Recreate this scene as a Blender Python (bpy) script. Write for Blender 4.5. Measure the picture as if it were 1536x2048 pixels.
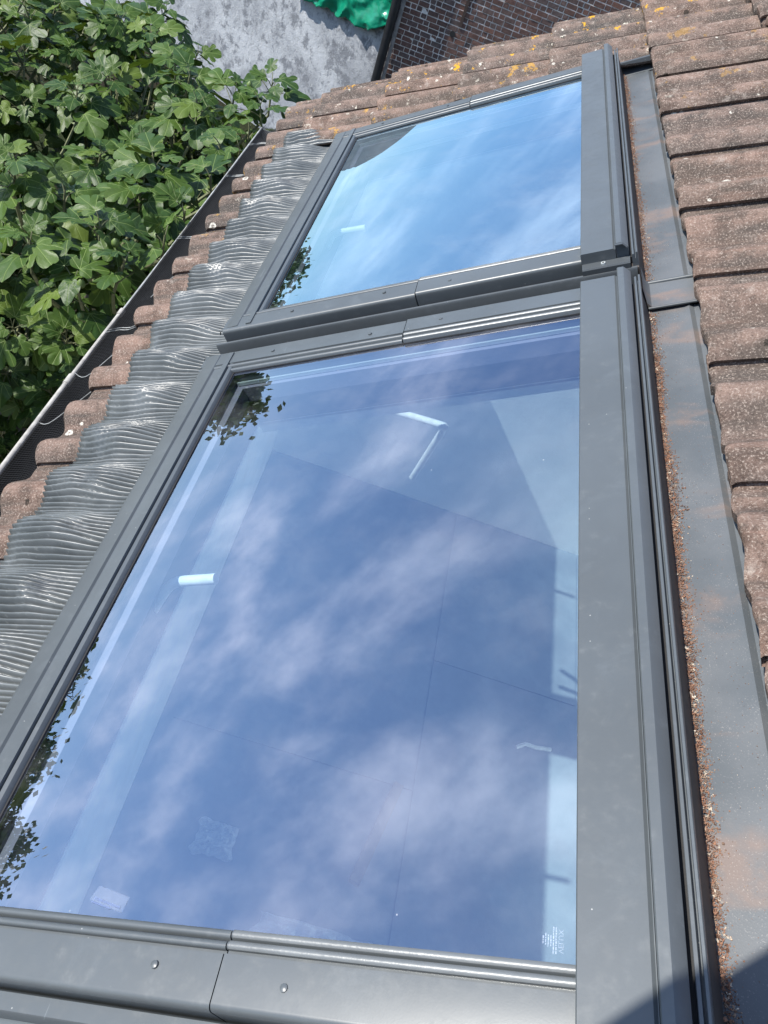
import bpy, bmesh, math, random
from mathutils import Matrix, Vector, noise
R_ = math.radians
random.seed(7)
for o in list(bpy.data.objects): bpy.data.objects.remove(o)
scene = bpy.context.scene
COL = scene.collection

# ------------------------------------------------------------------ frames
PITCH = R_(34.5)
ca, sa = math.cos(PITCH), math.sin(PITCH)
OZ = 5.2
# roof frame: u = up the slope, v = along the eaves, w = off the roof
ROOF = Matrix(((ca, 0, -sa, 0), (0, 1, 0, 0), (sa, 0, ca, OZ), (0, 0, 0, 1)))
IDENT = Matrix.Identity(4)
def rw(u, v, w): return ROOF @ Vector((u, v, w))

# ------------------------------------------------------------------ camera
RC = ((0.93820819, -0.08948811, -0.33430116), (0.17590991, -0.70857037, 0.68336209), (-0.29802868, -0.69994279, -0.64904468))
cam = bpy.data.cameras.new('camera'); camo = bpy.data.objects.new('camera', cam); COL.objects.link(camo)
m3 = Matrix(((RC[0][0], -RC[0][1], -RC[0][2]), (RC[1][0], -RC[1][1], -RC[1][2]), (RC[2][0], -RC[2][1], -RC[2][2])))
cm = ROOF.to_3x3() @ m3
camo.matrix_world = Matrix.Translation(rw(0, 0, .82)) @ cm.to_4x4()
cam.sensor_fit = 'VERTICAL'; cam.sensor_height = 36; cam.sensor_width = 27
cam.lens = 1553.5/2048*36; cam.clip_start = .02; cam.clip_end = 500
scene.camera = camo
CAM = camo.matrix_world.translation.copy()
CINV = camo.matrix_world.inverted()
def pixel(p):
    q = CINV @ p
    if q.z > -.01: return (-1e4, -1e4)
    return (768+1553.5*q.x/-q.z, 1024-1553.5*q.y/-q.z)

# ------------------------------------------------------------------ sun, sky, exposure
LR = Vector((.14, .145, -.98)).normalized()
LW = (ROOF.to_3x3() @ LR).normalized()
SUN_EL = math.asin(-LW.z); SUN_AZ = math.atan2(-LW.x, -LW.y)
sun = bpy.data.lights.new('sun', 'SUN'); sun.energy = 4.9; sun.angle = R_(.55); sun.color = (1, .955, .88)
suno = bpy.data.objects.new('sun', sun); COL.objects.link(suno)
suno.rotation_mode = 'QUATERNION'; suno.rotation_quaternion = LW.to_track_quat('-Z', 'Y')
suno.location = (-6, -2, 14)

class NT:
    def __init__(s, tree): s.t = tree; s.t.nodes.clear()
    def n(s, typ, inp=None, out=0, **kw):
        nd = s.t.nodes.new(typ)
        for k, v in kw.items(): setattr(nd, k, v)
        for k, v in (inp or {}).items():
            sock = nd.inputs[k]
            if isinstance(v, bpy.types.NodeSocket): s.t.links.new(v, sock)
            elif hasattr(sock, 'default_value'):
                if isinstance(v, tuple) and len(v) == 3 and len(sock.default_value) == 4: v = v+(1,)
                sock.default_value = v
        return nd.outputs[out] if out is not None else nd
    def math(s, op, a, b=0.0, c=0.0, clamp=False):
        return s.n('ShaderNodeMath', {0: a, 1: b, 2: c}, operation=op, use_clamp=clamp)
    def vmath(s, op, a, b=(0, 0, 0), out=0):
        return s.n('ShaderNodeVectorMath', {0: a, 1: b}, operation=op, out=out)
    def mix(s, f, a, b, mode='MIX'):
        nd = s.t.nodes.new('ShaderNodeMix'); nd.data_type = 'RGBA'; nd.blend_type = mode
        for i, v in ((0, f), (6, a), (7, b)):
            if isinstance(v, bpy.types.NodeSocket): s.t.links.new(v, nd.inputs[i])
            else: nd.inputs[i].default_value = v+(1,) if isinstance(v, tuple) and len(v) == 3 else v
        return nd.outputs[2]
    def ramp(s, f, stops):
        nd = s.t.nodes.new('ShaderNodeValToRGB'); s.t.links.new(f, nd.inputs[0])
        e = nd.color_ramp.elements
        while len(e) < len(stops): e.new(.5)
        for el, (p, c) in zip(e, stops):
            el.position = p; el.color = (c, c, c, 1) if not isinstance(c, tuple) else c+(1,)
        return nd.outputs[0]
    def noise(s, vec, scale, detail=4, rough=.55, dist=0, out=0):
        return s.n('ShaderNodeTexNoise', {'Vector': vec, 'Scale': scale, 'Detail': detail, 'Roughness': rough, 'Distortion': dist}, out=out)
    def smooth(s, x, a, b):
        return s.n('ShaderNodeMapRange', {0: x, 1: a, 2: b, 3: 0.0, 4: 1.0}, interpolation_type='SMOOTHSTEP', clamp=True)

world = bpy.data.worlds.new('World'); scene.world = world; world.use_nodes = True
W = NT(world.node_tree)
sky = W.n('ShaderNodeTexSky', out=None)
sky.sky_type = 'NISHITA'; sky.sun_disc = False; sky.sun_elevation = SUN_EL; sky.sun_rotation = SUN_AZ
sky.air_density = 1.0; sky.dust_density = .25; sky.ozone_density = 4.0
gen = W.n('ShaderNodeTexCoord', out=0)
sep = W.n('ShaderNodeSeparateXYZ', {0: gen}, out=None)
zz = W.math('ADD', W.math('MAXIMUM', sep.outputs[2], 0.0), .22)
cx = W.math('DIVIDE', sep.outputs[0], zz); cy = W.math('DIVIDE', sep.outputs[1], zz)
cv = W.n('ShaderNodeCombineXYZ', {0: cx, 1: cy, 2: 0.0})
cvr = W.n('ShaderNodeMapping', {0: cv, 2: (0, 0, R_(38)), 3: (.95, 1.7, 1)})
n1 = W.noise(cvr, 1.8, 7, .57, .15)
n2 = W.noise(cv, .75, 3, .5, .4)
cl = W.math('MULTIPLY', W.smooth(n1, .42, .78), W.smooth(n2, .33, .60))
cl = W.math('MULTIPLY', cl, .56)
skyc = W.mix(cl, sky.outputs[0], (12.5, 12.8, 13.8))
bg = W.n('ShaderNodeBackground', {0: skyc, 1: .15})
W.n('ShaderNodeOutputWorld', {0: bg}, out=None)
vs = scene.view_settings
vs.view_transform = 'Standard'; vs.look = 'None'; vs.exposure = .6; vs.gamma = 1; vs.use_curve_mapping = False
scene.render.engine = 'CYCLES'
scene.cycles.transparent_max_bounces = 10; scene.cycles.max_bounces = 6; scene.cycles.diffuse_bounces = 4

# ------------------------------------------------------------------ helpers
def link(o): COL.objects.link(o); return o
def thing(name, label, cat, loc=(0, 0, 0), base=ROOF, group=None, kind=None):
    o = link(bpy.data.objects.new(name, None)); o.empty_display_size = .05
    o.matrix_world = base @ Matrix.Translation(loc)
    if label: o['label'] = label
    if cat: o['category'] = cat
    if group: o['group'] = group
    if kind: o['kind'] = kind
    o['_loc'] = loc
    return o
def attach(o, parent, base=ROOF):
    """verts of o are written in the base frame"""
    if parent is None: o.matrix_world = base
    else:
        o.parent = parent
        loc = parent.get('_loc', (0, 0, 0))
        if tuple(loc) != (0, 0, 0): o.matrix_parent_inverse = Matrix.Translation(-Vector(loc))
    return o
def mk(name, verts, faces, mat, parent=None, base=ROOF, smooth=None, mats=None, fm=None):
    me = bpy.data.meshes.new(name); me.from_pydata([tuple(v) for v in verts], [], faces); me.update()
    for m in (mats or [mat]): me.materials.append(m)
    if fm:
        for p, i in zip(me.polygons, fm): p.material_index = i
    if smooth is not None:
        me.shade_smooth()
        if smooth < 180: me.set_sharp_from_angle(angle=R_(smooth))
    o = link(bpy.data.objects.new(name, me)); return attach(o, parent, base)
def tag(o, label, cat, group=None, kind=None):
    if label: o['label'] = label
    if cat: o['category'] = cat
    if group: o['group'] = group
    if kind: o['kind'] = kind
    return o
def box_vf(a, b):
    (x0, y0, z0), (x1, y1, z1) = a, b
    v = [(x0, y0, z0), (x1, y0, z0), (x1, y1, z0), (x0, y1, z0), (x0, y0, z1), (x1, y0, z1), (x1, y1, z1), (x0, y1, z1)]
    return v, [(3, 2, 1, 0), (4, 5, 6, 7), (0, 1, 5, 4), (1, 2, 6, 5), (2, 3, 7, 6), (3, 0, 4, 7)]
class MB:
    def __init__(s): s.v = []; s.f = []; s.m = []
    def add(s, vf, mi=0):
        b = len(s.v); s.v += vf[0]; s.f += [tuple(i+b for i in f) for f in vf[1]]; s.m += [mi]*len(vf[1]); return s
    def box(s, a, b, mi=0): return s.add(box_vf(a, b), mi)
    def build(s, name, mat, parent=None, base=ROOF, smooth=None, mats=None):
        return mk(name, s.v, s.f, mat, parent, base, smooth, mats, s.m if mats else None)
def extr(prof, axis, a, b, caps=True, n=1):
    """prof: closed polygon; axis 'v': prof=(u,w); axis 'u': prof=(v,w)"""
    k = len(prof); v = []
    for j in range(n+1):
        t = a+(b-a)*j/n
        for p in prof: v.append((p[0], t, p[1]) if axis == 'v' else (t, p[0], p[1]))
    f = []
    for j in range(n):
        for i in range(k):
            q = (j*k+i, j*k+(i+1) % k, (j+1)*k+(i+1) % k, (j+1)*k+i)
            f.append(q)
    if caps: f += [tuple(range(k))[::-1], tuple(range(n*k, n*k+k))]
    # orient
    area = sum(prof[i][0]*prof[(i+1) % k][1]-prof[(i+1) % k][0]*prof[i][1] for i in range(k))
    flip = (area > 0) if axis == 'v' else (area < 0)
    if b < a: flip = not flip
    if flip: f = [t for t in f]
    else: f = [t[::-1] for t in f]
    # outward check is settled by recalc below
    bm = bmesh.new(); vs_ = [bm.verts.new(x) for x in v]
    for t in f: bm.faces.new([vs_[i] for i in t])
    bmesh.ops.recalc_face_normals(bm, faces=bm.faces)
    bm.verts.index_update()
    out = ([x.co.to_tuple() for x in bm.verts], [tuple(q.index for q in t.verts) for t in bm.faces]); bm.free()
    return out
def tube(pts, r, seg=8, caps=True):
    pts = [Vector(p) for p in pts]; v = []; f = []
    rs = r if isinstance(r, (list, tuple)) else [r]*len(pts)
    up = None
    for i, p in enumerate(pts):
        t = (pts[min(i+1, len(pts)-1)]-pts[max(i-1, 0)]).normalized()
        if up is None: up = t.orthogonal().normalized()
        up = (up-t*up.dot(t)).normalized(); s = t.cross(up)
        for k in range(seg):
            a = 2*math.pi*k/seg; v.append((p+(up*math.cos(a)+s*math.sin(a))*rs[i]).to_tuple())
    for i in range(len(pts)-1):
        for k in range(seg):
            f.append((i*seg+k, i*seg+(k+1) % seg, (i+1)*seg+(k+1) % seg, (i+1)*seg+k))
    if caps: f += [tuple(range(seg))[::-1], tuple(range((len(pts)-1)*seg, len(pts)*seg))]
    return v, f
def arc(cx, cy, r, a0, a1, n): return [(cx+r*math.cos(R_(a0+(a1-a0)*i/n)), cy+r*math.sin(R_(a0+(a1-a0)*i/n))) for i in range(n+1)]

# ------------------------------------------------------------------ materials
def newmat(name):
    m = bpy.data.materials.new(name); m.use_nodes = True; return m, NT(m.node_tree)
def finish(T, surf): T.n('ShaderNodeOutputMaterial', {0: surf}, out=None)
def pbsdf(T, **kw):
    names = {'base': 'Base Color', 'rough': 'Roughness', 'metal': 'Metallic', 'normal': 'Normal', 'spec': 'Specular IOR Level', 'coat': 'Coat Weight', 'trans': 'Transmission Weight'}
    return T.n('ShaderNodeBsdfPrincipled', {names[k]: v for k, v in kw.items()})
def bump(T, h, dist, strength=1.0): return T.n('ShaderNodeBump', {'Strength': strength, 'Distance': dist, 'Height': h})
def POS(T): return T.n('ShaderNodeNewGeometry', out=0)

def m_tile():
    m, T = newmat('weathered_concrete_tile'); P = POS(T)
    rnd = T.n('ShaderNodeObjectInfo', out='Random')
    big = T.noise(P, 5, 5, .6); mid = T.noise(P, 17, 6, .68); fine = T.noise(P, 260, 3, .75); grit = T.noise(P, 620, 2, .7)
    loc = T.n('ShaderNodeTexCoord', out='Object')
    strk = T.noise(T.n('ShaderNodeMapping', {0: T.vmath('ADD', loc, T.n('ShaderNodeCombineXYZ', {0: T.math('MULTIPLY', rnd, 37.0), 1: T.math('MULTIPLY', rnd, 91.0), 2: rnd})), 3: (3.5, 36, 8)}), 1.0, 4, .6)
    c = T.mix(T.smooth(mid, .36, .64), (.102, .070, .056), (.198, .138, .112))
    c = T.mix(T.math('MULTIPLY', T.smooth(big, .42, .62), .8), c, (.085, .068, .057))
    c = T.mix(T.math('MULTIPLY', T.smooth(strk, .54, .70), .42), c, (.25, .155, .12))
    c = T.mix(T.math('MULTIPLY', T.smooth(strk, .50, .34), .65), c, (.07, .061, .054))
    c = T.mix(T.smooth(rnd, .0, 1.0), c, T.mix(1.0, c, (.80, .90, .97), 'MULTIPLY'))
    # paler crests: relief of the rolls put into the colour, broken by noise
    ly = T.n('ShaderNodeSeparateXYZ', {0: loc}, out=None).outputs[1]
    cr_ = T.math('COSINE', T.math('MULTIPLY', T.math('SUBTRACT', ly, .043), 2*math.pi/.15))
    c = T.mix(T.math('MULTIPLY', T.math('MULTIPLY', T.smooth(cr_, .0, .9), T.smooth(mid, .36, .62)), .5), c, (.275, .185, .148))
    pale = T.noise(P, 31, 5, .7)
    c = T.mix(T.math('MULTIPLY', T.smooth(pale, .56, .74), .6), c, (.33, .285, .25))
    # sand grain
    c = T.mix(T.math('MULTIPLY', T.smooth(fine, .52, .70), .8), c, (.40, .335, .285))
    c = T.mix(T.math('MULTIPLY', T.smooth(fine, .46, .30), .75), c, (.05, .04, .034))
    # round crusty lichen: rings and blobs
    def spots(scale, keep, r0, r1, col, c, ring=True, amt=.85):
        wob = T.vmath('ADD', P, T.vmath('SCALE', T.noise(P, 70, 2, .6, out=1), (0, 0, 0)))
        nd = T.t.nodes.new('ShaderNodeTexVoronoi'); nd.inputs['Scale'].default_value = scale
        wv = T.n('ShaderNodeVectorMath', {0: T.noise(P, 60, 3, .6, out=1), 'Scale': .012}, operation='SCALE')
        T.t.links.new(T.vmath('ADD', P, wv), nd.inputs['Vector'])
        d = nd.outputs['Distance']; cell = T.n('ShaderNodeSeparateColor', {0: nd.outputs['Color']}, out=None)
        k = T.smooth(cell.outputs[0], keep, keep+.02)
        rr = T.math('MULTIPLY', cell.outputs[1], .5); rr = T.math('ADD', rr, .6)
        d = T.math('DIVIDE', d, rr)
        a = T.smooth(d, r1, r1-.05)
        if ring: a = T.math('MULTIPLY', a, T.math('ADD', T.smooth(d, r0-.07, r0), .28))
        a = T.math('MULTIPLY', T.math('MULTIPLY', a, k), amt)
        a = T.math('MULTIPLY', a, T.smooth(fine, .30, .56))
        return T.mix(a, c, col)
    c = spots(14, .86, .16, .235, (.62, .60, .53), c)
    c = spots(38, .91, .17, .25, (.60, .57, .50), c, False)
    c = spots(22, .93, .2, .26, (.022, .02, .016), c, False, .95)
    att = T.n('ShaderNodeAttribute', attribute_type='OBJECT', attribute_name='lichen', out='Fac')
    yl = T.noise(P, 15, 5, .72)
    c = T.mix(T.math('MULTIPLY', T.smooth(yl, .60, .64), att), c, (.55, .30, .03))
    wl = T.noise(P, 24, 4, .7)
    c = T.mix(T.math('MULTIPLY', T.smooth(wl, .63, .67), T.math('MULTIPLY', att, .8)), c, (.66, .62, .52))
    h = T.math('ADD', T.math('MULTIPLY', fine, .6), T.math('MULTIPLY', grit, .5))
    h = T.math('ADD', h, T.math('MULTIPLY', mid, 1.6))
    finish(T, pbsdf(T, base=c, rough=.93, spec=.15, normal=bump(T, h, .0035, .9))); return m

def m_paint(name, base, rough=.42, dirt=.3, tex=1.0):
    m, T = newmat(name); P = POS(T)
    a = T.noise(P, 3.5, 4, .6); b = T.noise(P, 40, 4, .7); f = T.noise(P, 420, 2, .6)
    d = tuple(min(1, x*1.25+.02) for x in base); k = tuple(x*.84 for x in base)
    c = T.mix(T.smooth(a, .35, .7), base, k)
    c = T.mix(T.math('MULTIPLY', T.smooth(b, .58, .75), dirt), c, d)
    sp = T.n('ShaderNodeTexVoronoi', {'Vector': P, 'Scale': 90.0}, out=None)
    spk = T.math('MULTIPLY', T.smooth(sp.outputs['Distance'], .09, .05), T.smooth(T.n('ShaderNodeSeparateColor', {0: sp.outputs['Color']}), .93, .95))
    c = T.mix(T.math('MULTIPLY', spk, .6), c, (.5, .5, .48))
    dry = T.noise(P, 11, 6, .7, .6)                 # dried rain marks and dust
    c = T.mix(T.math('MULTIPLY', T.smooth(dry, .52, .70), .12), c, tuple(x*1.9+.02 for x in base))
    scr = T.noise(T.n('ShaderNodeMapping', {0: P, 2: (.4, .9, .3), 3: (220, 6, 60)}), 1, 2, .5)
    c = T.mix(T.math('MULTIPLY', T.smooth(scr, .76, .80), .35), c, tuple(x*2.2+.03 for x in base))
    r = T.math('ADD', T.math('MULTIPLY', a, .22), rough-.10)
    r = T.math('ADD', r, T.math('MULTIPLY', T.smooth(b, .45, .75), .12))
    finish(T, pbsdf(T, base=c, rough=r, spec=.5, normal=bump(T, f, .00012*tex, .2))); return m

def m_apron():
    m, T = newmat('pleated_grey_flashing'); P = POS(T)
    a = T.noise(P, 9, 4, .6); b = T.noise(P, 90, 3, .6)
    c = T.mix(T.smooth(a, .35, .65), (.078, .088, .092), (.125, .136, .140))
    c = T.mix(T.math('MULTIPLY', T.smooth(b, .6, .75), .35), c, (.26, .27, .27))
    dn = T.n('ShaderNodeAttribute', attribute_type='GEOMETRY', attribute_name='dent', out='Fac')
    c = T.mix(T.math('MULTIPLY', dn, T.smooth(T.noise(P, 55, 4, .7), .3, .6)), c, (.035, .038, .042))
    finish(T, pbsdf(T, base=c, rough=.35, metal=.0, spec=.5, normal=bump(T, b, .0006, .3))); return m

def m_flash():
    m, T = newmat('stained_flashing_metal'); P = POS(T)
    a = T.noise(P, 6, 4, .6); f = T.noise(P, 500, 2, .7)
    st = T.noise(T.n('ShaderNodeMapping', {0: P, 3: (4, 13, 4)}), 1, 3, .55, .3)
    c = T.mix(T.smooth(a, .35, .65), (.082, .093, .102), (.115, .123, .130))
    blot = T.noise(P, 20, 4, .6)
    c = T.mix(T.math('MULTIPLY', T.math('MULTIPLY', T.smooth(st, .52, .66), T.smooth(blot, .34, .66)), .5), c, (.23, .15, .11))
    c = T.mix(T.math('MULTIPLY', T.math('MULTIPLY', T.smooth(f, .60, .70), T.smooth(blot, .35, .65)), .4), c, (.42, .39, .36))
    finish(T, pbsdf(T, base=c, rough=.52, spec=.45, metal=.1, normal=bump(T, f, .0006, .3))); return m

def m_plain(name, c, rough=.6, metal=0, var=.25, scale=14, bmp=.001, bs=120, spec=.5):
    m, T = newmat(name); P = POS(T)
    a = T.noise(P, scale, 5, .6)
    cc = T.mix(T.smooth(a, .3, .7), tuple(x*(1-var) for x in c), tuple(min(1, x*(1+var)) for x in c))
    finish(T, pbsdf(T, base=cc, rough=rough, metal=metal, spec=spec, normal=bump(T, T.noise(P, bs, 3, .6), bmp, .4))); return m

def m_glass(name, tint, refl, k0, k1):
    """solar-control coated glazing: strong coloured mirror on clear tinted glass"""
    m, T = newmat(name); P = POS(T)
    fr = T.n('ShaderNodeFresnel', {'IOR': 1.52})
    fac = T.math('ADD', T.math('MULTIPLY', fr, k1), k0, clamp=True)
    dust = T.noise(P, 7, 5, .65); sp = T.n('ShaderNodeTexVoronoi', {'Vector': P, 'Scale': 38.0}, out=None)
    spk = T.math('MULTIPLY', T.smooth(sp.outputs['Distance'], .055, .03), T.smooth(T.n('ShaderNodeSeparateColor', {0: sp.outputs['Color']}), .9, .92))
    wav = T.noise(P, 3, 2, .4)
    g = T.n('ShaderNodeBsdfGlossy', {'Color': refl, 'Roughness': .0, 'Normal': bump(T, wav, .0006, .12)})
    t = T.n('ShaderNodeBsdfTransparent', {'Color': tint})
    s = T.n('ShaderNodeMixShader', {0: fac, 1: t, 2: g})
    df = T.n('ShaderNodeBsdfDiffuse', {'Color': (.6, .6, .6)})
    da = T.math('ADD', T.math('MULTIPLY', T.smooth(dust, .42, .8), .05), T.math('MULTIPLY', spk, .35))
    s = T.n('ShaderNodeMixShader', {0: da, 1: s, 2: df})
    finish(T, s); return m
def m_clear():
    m, T = newmat('clear_glass_back'); finish(T, T.n('ShaderNodeBsdfTransparent', {'Color': (.97, .985, .98)})); return m

def m_leaf():
    m, T = newmat('fig_leaf')
    uv = T.n('ShaderNodeUVMap', uv_map='leaf'); s = T.n('ShaderNodeSeparateXYZ', {0: uv}, out=None)
    x = s.outputs[0]; y = T.math('SUBTRACT', s.outputs[1], .06)
    ang = T.math('ARCTAN2', x, y); r = T.math('SQRT', T.math('ADD', T.math('MULTIPLY', x, x), T.math('MULTIPLY', y, y)))
    d = T.math('MULTIPLY', T.math('ABSOLUTE', T.math('SINE', T.math('MULTIPLY', ang, math.pi/.70))), T.math('MULTIPLY', r, .22))
    lim = T.smooth(T.math('ABSOLUTE', ang), 1.65, 1.5)
    vein = T.math('MULTIPLY', T.smooth(d, .016, .005), lim)
    sec = T.math('ABSOLUTE', T.math('SINE', T.math('MULTIPLY', T.math('SUBTRACT', r, T.math('MULTIPLY', d, 1.4)), 34)))
    sec = T.math('MULTIPLY', T.smooth(sec, .22, .05), .35)
    ov = T.n('ShaderNodeObjectInfo', out='Random'); at = T.n('ShaderNodeAttribute', attribute_type='GEOMETRY', attribute_name='tint', out='Fac')
    k = T.math('FRACT', T.math('ADD', T.math('MULTIPLY', ov, 3.7), at))
    c = T.mix(T.smooth(k, 0, .8), (.018, .048, .006), (.054, .100, .011))
    c = T.mix(T.math('MULTIPLY', T.smooth(k, .82, 1.0), .7), c, (.12, .165, .022))
    P = POS(T); c = T.mix(T.math('MULTIPLY', T.noise(P, 60, 3, .6), .4), c, (.045, .09, .03))
    c = T.mix(sec, c, (.085, .14, .035)); c = T.mix(T.math('MULTIPLY', vein, .6), c, (.19, .26, .08))
    h = T.math('ADD', T.math('MULTIPLY', T.noise(P, 110, 2, .6), .6), T.math('MULTIPLY', vein, -.8))
    p = pbsdf(T, base=c, rough=.45, spec=.28, normal=bump(T, h, .003, .5))
    tr = T.n('ShaderNodeBsdfTranslucent', {'Color': T.mix(.5, c, (.20, .30, .02))})
    finish(T, T.n('ShaderNodeMixShader', {0: .13, 1: p, 2: tr})); return m

def m_greywall():
    m, T = newmat('weathered_grey_render'); P = POS(T)
    a = T.noise(P, 1.1, 6, .65, .4); b = T.noise(P, 3.8, 9, .74, .1); e = T.noise(T.n('ShaderNodeMapping', {0: P, 3: (1, 1, .55)}), 13, 8, .78, .0); f = T.noise(P, 55, 4, .7)
    c = T.mix(T.smooth(a, .36, .62), (.27, .285, .31), (.43, .45, .48))
    c = T.mix(T.math('MULTIPLY', T.smooth(b, .49, .60), .85), c, (.15, .16, .18))
    c = T.mix(T.math('MULTIPLY', T.smooth(e, .56, .68), .75), c, (.62, .64, .66))
    c = T.mix(T.math('MULTIPLY', T.smooth(e, .46, .33), .7), c, (.15, .155, .17))
    c = T.mix(T.math('MULTIPLY', T.smooth(f, .6, .75), .5), c, (.68, .69, .70))
    h = T.math('ADD', T.math('MULTIPLY', e, 1.0), T.math('MULTIPLY', f, .4))
    finish(T, pbsdf(T, base=c, rough=.9, spec=.2, normal=bump(T, h, .03, .8))); return m

def m_brick():
    m, T = newmat('dark_red_brick'); P = POS(T); r = T.n('ShaderNodeObjectInfo', out='Random')
    at = T.n('ShaderNodeAttribute', attribute_type='GEOMETRY', attribute_name='tint', out='Fac')
    k = T.math('FRACT', T.math('ADD', r, at))
    c = T.ramp(k, [(0, (.085, .060, .055)), (.35, (.13, .072, .058)), (.6, (.10, .078, .074)), (.8, (.17, .088, .066)), (1, (.115, .068, .056))])
    a = T.noise(P, 22, 5, .7)
    c = T.mix(T.math('MULTIPLY', T.smooth(a, .5, .72), .45), c, (.26, .19, .17)); c = T.mix(T.math('MULTIPLY', T.smooth(a, .5, .3), .6), c, (.055, .045, .045))
    finish(T, pbsdf(T, base=c, rough=.9, spec=.2, normal=bump(T, T.noise(P, 70, 4, .7), .012, .7))); return m

def m_grain():
    m, T = newmat('tile_grit'); P = POS(T)
    v = T.n('ShaderNodeTexVoronoi', {'Vector': P, 'Scale': 260.0}, out=None)
    k = T.n('ShaderNodeSeparateColor', {0: v.outputs['Color']}, out=None).outputs[0]
    c = T.ramp(k, [(0, (.10, .055, .038)), (.3, (.21, .115, .078)), (.55, (.29, .155, .10)), (.8, (.17, .12, .09)), (.93, (.36, .26, .19)), (1, (.6, .54, .44))])
    finish(T, pbsdf(T, base=c, rough=.9, spec=.2)); return m

def m_ground():
    m, T = newmat('garden_soil'); P = POS(T)
    a = T.noise(P, .8, 6, .65); b = T.noise(P, 12, 5, .7)
    c = T.mix(T.smooth(a, .4, .6), (.022, .018, .012), (.024, .034, .011)); c = T.mix(T.math('MULTIPLY', b, .5), c, (.03, .028, .02))
    finish(T, pbsdf(T, base=c, rough=1, spec=.1, normal=bump(T, b, .05))); return m
def m_foliage(name, c0, c1):
    m, T = newmat(name); P = POS(T)
    a = T.noise(P, 2.2, 4, .7); c = T.mix(T.smooth(a, .35, .65), c0, c1)
    p = pbsdf(T, base=c, rough=.6, spec=.3); tr = T.n('ShaderNodeBsdfTranslucent', {'Color': c})
    finish(T, T.n('ShaderNodeMixShader', {0: .25, 1: p, 2: tr})); return m

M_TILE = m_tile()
M_CLAD = m_paint('grey_coated_aluminium', (.082, .093, .101), .34)
M_CLAD2 = m_paint('grey_coated_aluminium_dark', (.056, .064, .071), .42)
M_BRIGHT = m_plain('painted_rail_glint', (.14, .15, .155), .40, .15, .1)
M_BROWN = m_paint('dark_brown_side', (.062, .052, .047), .6)  # plain dark brown for the upstand
M_BLACK = m_plain('black_rubber', (.012, .012, .013), .7)
M_APRON = m_apron(); M_FLASH = m_flash()
M_G1 = m_glass('coated_glass_violet', (.86, .98, 1.0), (.78, .83, 1.0), .25, 1.45)
M_G2 = m_glass('coated_glass_blue', (.84, .94, .98), (.66, .85, 1.0), .37, 1.4)
M_CLEAR = m_clear()
M_PLASTER = m_plain('white_plaster', (.88, .91, .91), .9, 0, .06, 5, .003, 60)
M_FLOOR = m_plain('dusty_grey_floor', (.28, .32, .35), .85, 0, .18, 3, .003, 40)
M_SASH = m_plain('sash_grey', (.20, .18, .24), .5, 0, .05)
M_SPACER = m_plain('aluminium_spacer', (.62, .66, .66), .35, .5, .05)
M_PIPE = m_plain('white_painted_pipe', (.78, .80, .78), .4, 0, .12, 40)
M_LEAF = m_leaf(); M_STEM = m_plain('fig_twig', (.13, .14, .07), .7, 0, .3, 30); M_BARK = m_plain('fig_bark', (.16, .145, .12), .9, 0, .3, 20, .006, 60)
M_FIG = m_plain('green_fig', (.10, .15, .035), .5, 0, .2, 30)
M_GREY = m_greywall(); M_BRICK = m_brick(); M_MORTAR = m_plain('pale_mortar', (.58, .56, .53), .95, 0, .3, 20, .01, 80)
M_ZINC = m_plain('weathered_zinc', (.34, .345, .335), .5, .25, .3, 25)
M_PVC = m_plain('pale_grey_bead', (.34, .325, .30), .55, 0, .25, 40)
M_NET = m_plain('black_netting', (.028, .028, .03), .5, 0, .2)
M_GRAIN = m_grain(); M_SOIL = m_ground()
M_TREE = m_foliage('tree_foliage', (.035, .07, .018), (.07, .12, .03))
M_WALLO = m_plain('outer_render', (.42, .40, .37), .9, 0, .1, 4)

# ------------------------------------------------------------------ setting: ground
g = mk('ground', [(-120, -120, 0), (120, -120, 0), (120, 140, 0), (-120, 140, 0)], [(0, 1, 2, 3)], M_SOIL, base=IDENT)
g['kind'] = 'structure'

# ------------------------------------------------------------------ the house under the roof
DV = 1.42                        # spacing of the two roof windows
V0, V1 = .15, 1.465              # outer edges of a window along the eaves
house = thing('house_extension', 'low house extension under brown concrete tiled roof with two skylights', 'house', (0, 0, 0), IDENT)
GU0, GU1 = -.905, -.06           # clear opening up the slope
OPEN = [(.215, 1.40), (.215+DV, 1.40+DV)]
deck = MB()
w0, w1 = -.17, -.105
UA, UB, VA, VB = -1.31, 3.3, -3.0, 3.56
deck.box((UA, VA, w0), (GU0, VB, w1)); deck.box((GU1, VA, w0), (UB, VB, w1))
vv = [VA, OPEN[0][0], OPEN[0][1], OPEN[1][0], OPEN[1][1], VB]
for a, b in ((0, 1), (2, 3), (4, 5)): deck.box((GU0, vv[a], w0), (GU1, vv[b], w1))
roof = deck.build('roof', M_BLACK, house, IDENT)
roof.data.transform(ROOF)
# ceiling skin under the deck (white board)
c = MB(); e0, e1 = -.178, -.172
c.box((UA+.3, VA, e0), (GU0, VB, e1)); c.box((GU1, VA, e0), (UB, VB, e1))
for a, b in ((0, 1), (2, 3), (4, 5)): c.box((GU0, vv[a], e0), (GU1, vv[b], e1))
o = c.build('ceiling', M_PLASTER, house, IDENT); o.data.transform(ROOF)
ZF = CAM.z-2.9
def gable(y0, y1, x0, x1, zb, woff, xr=None):
    zt = lambda x: OZ+math.tan(PITCH)*x+woff/ca
    pts = [(x0, zb), (x1, zb), (x1, zt(x1)), (x0, zt(x0))]
    v = [(p[0], y0, p[1]) for p in pts]+[(p[0], y1, p[1]) for p in pts]
    return v, [(0, 1, 2, 3), (7, 6, 5, 4), (0, 4, 5, 1), (1, 5, 6, 2), (2, 6, 7, 3), (3, 7, 4, 0)]
XW = -.745
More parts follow.
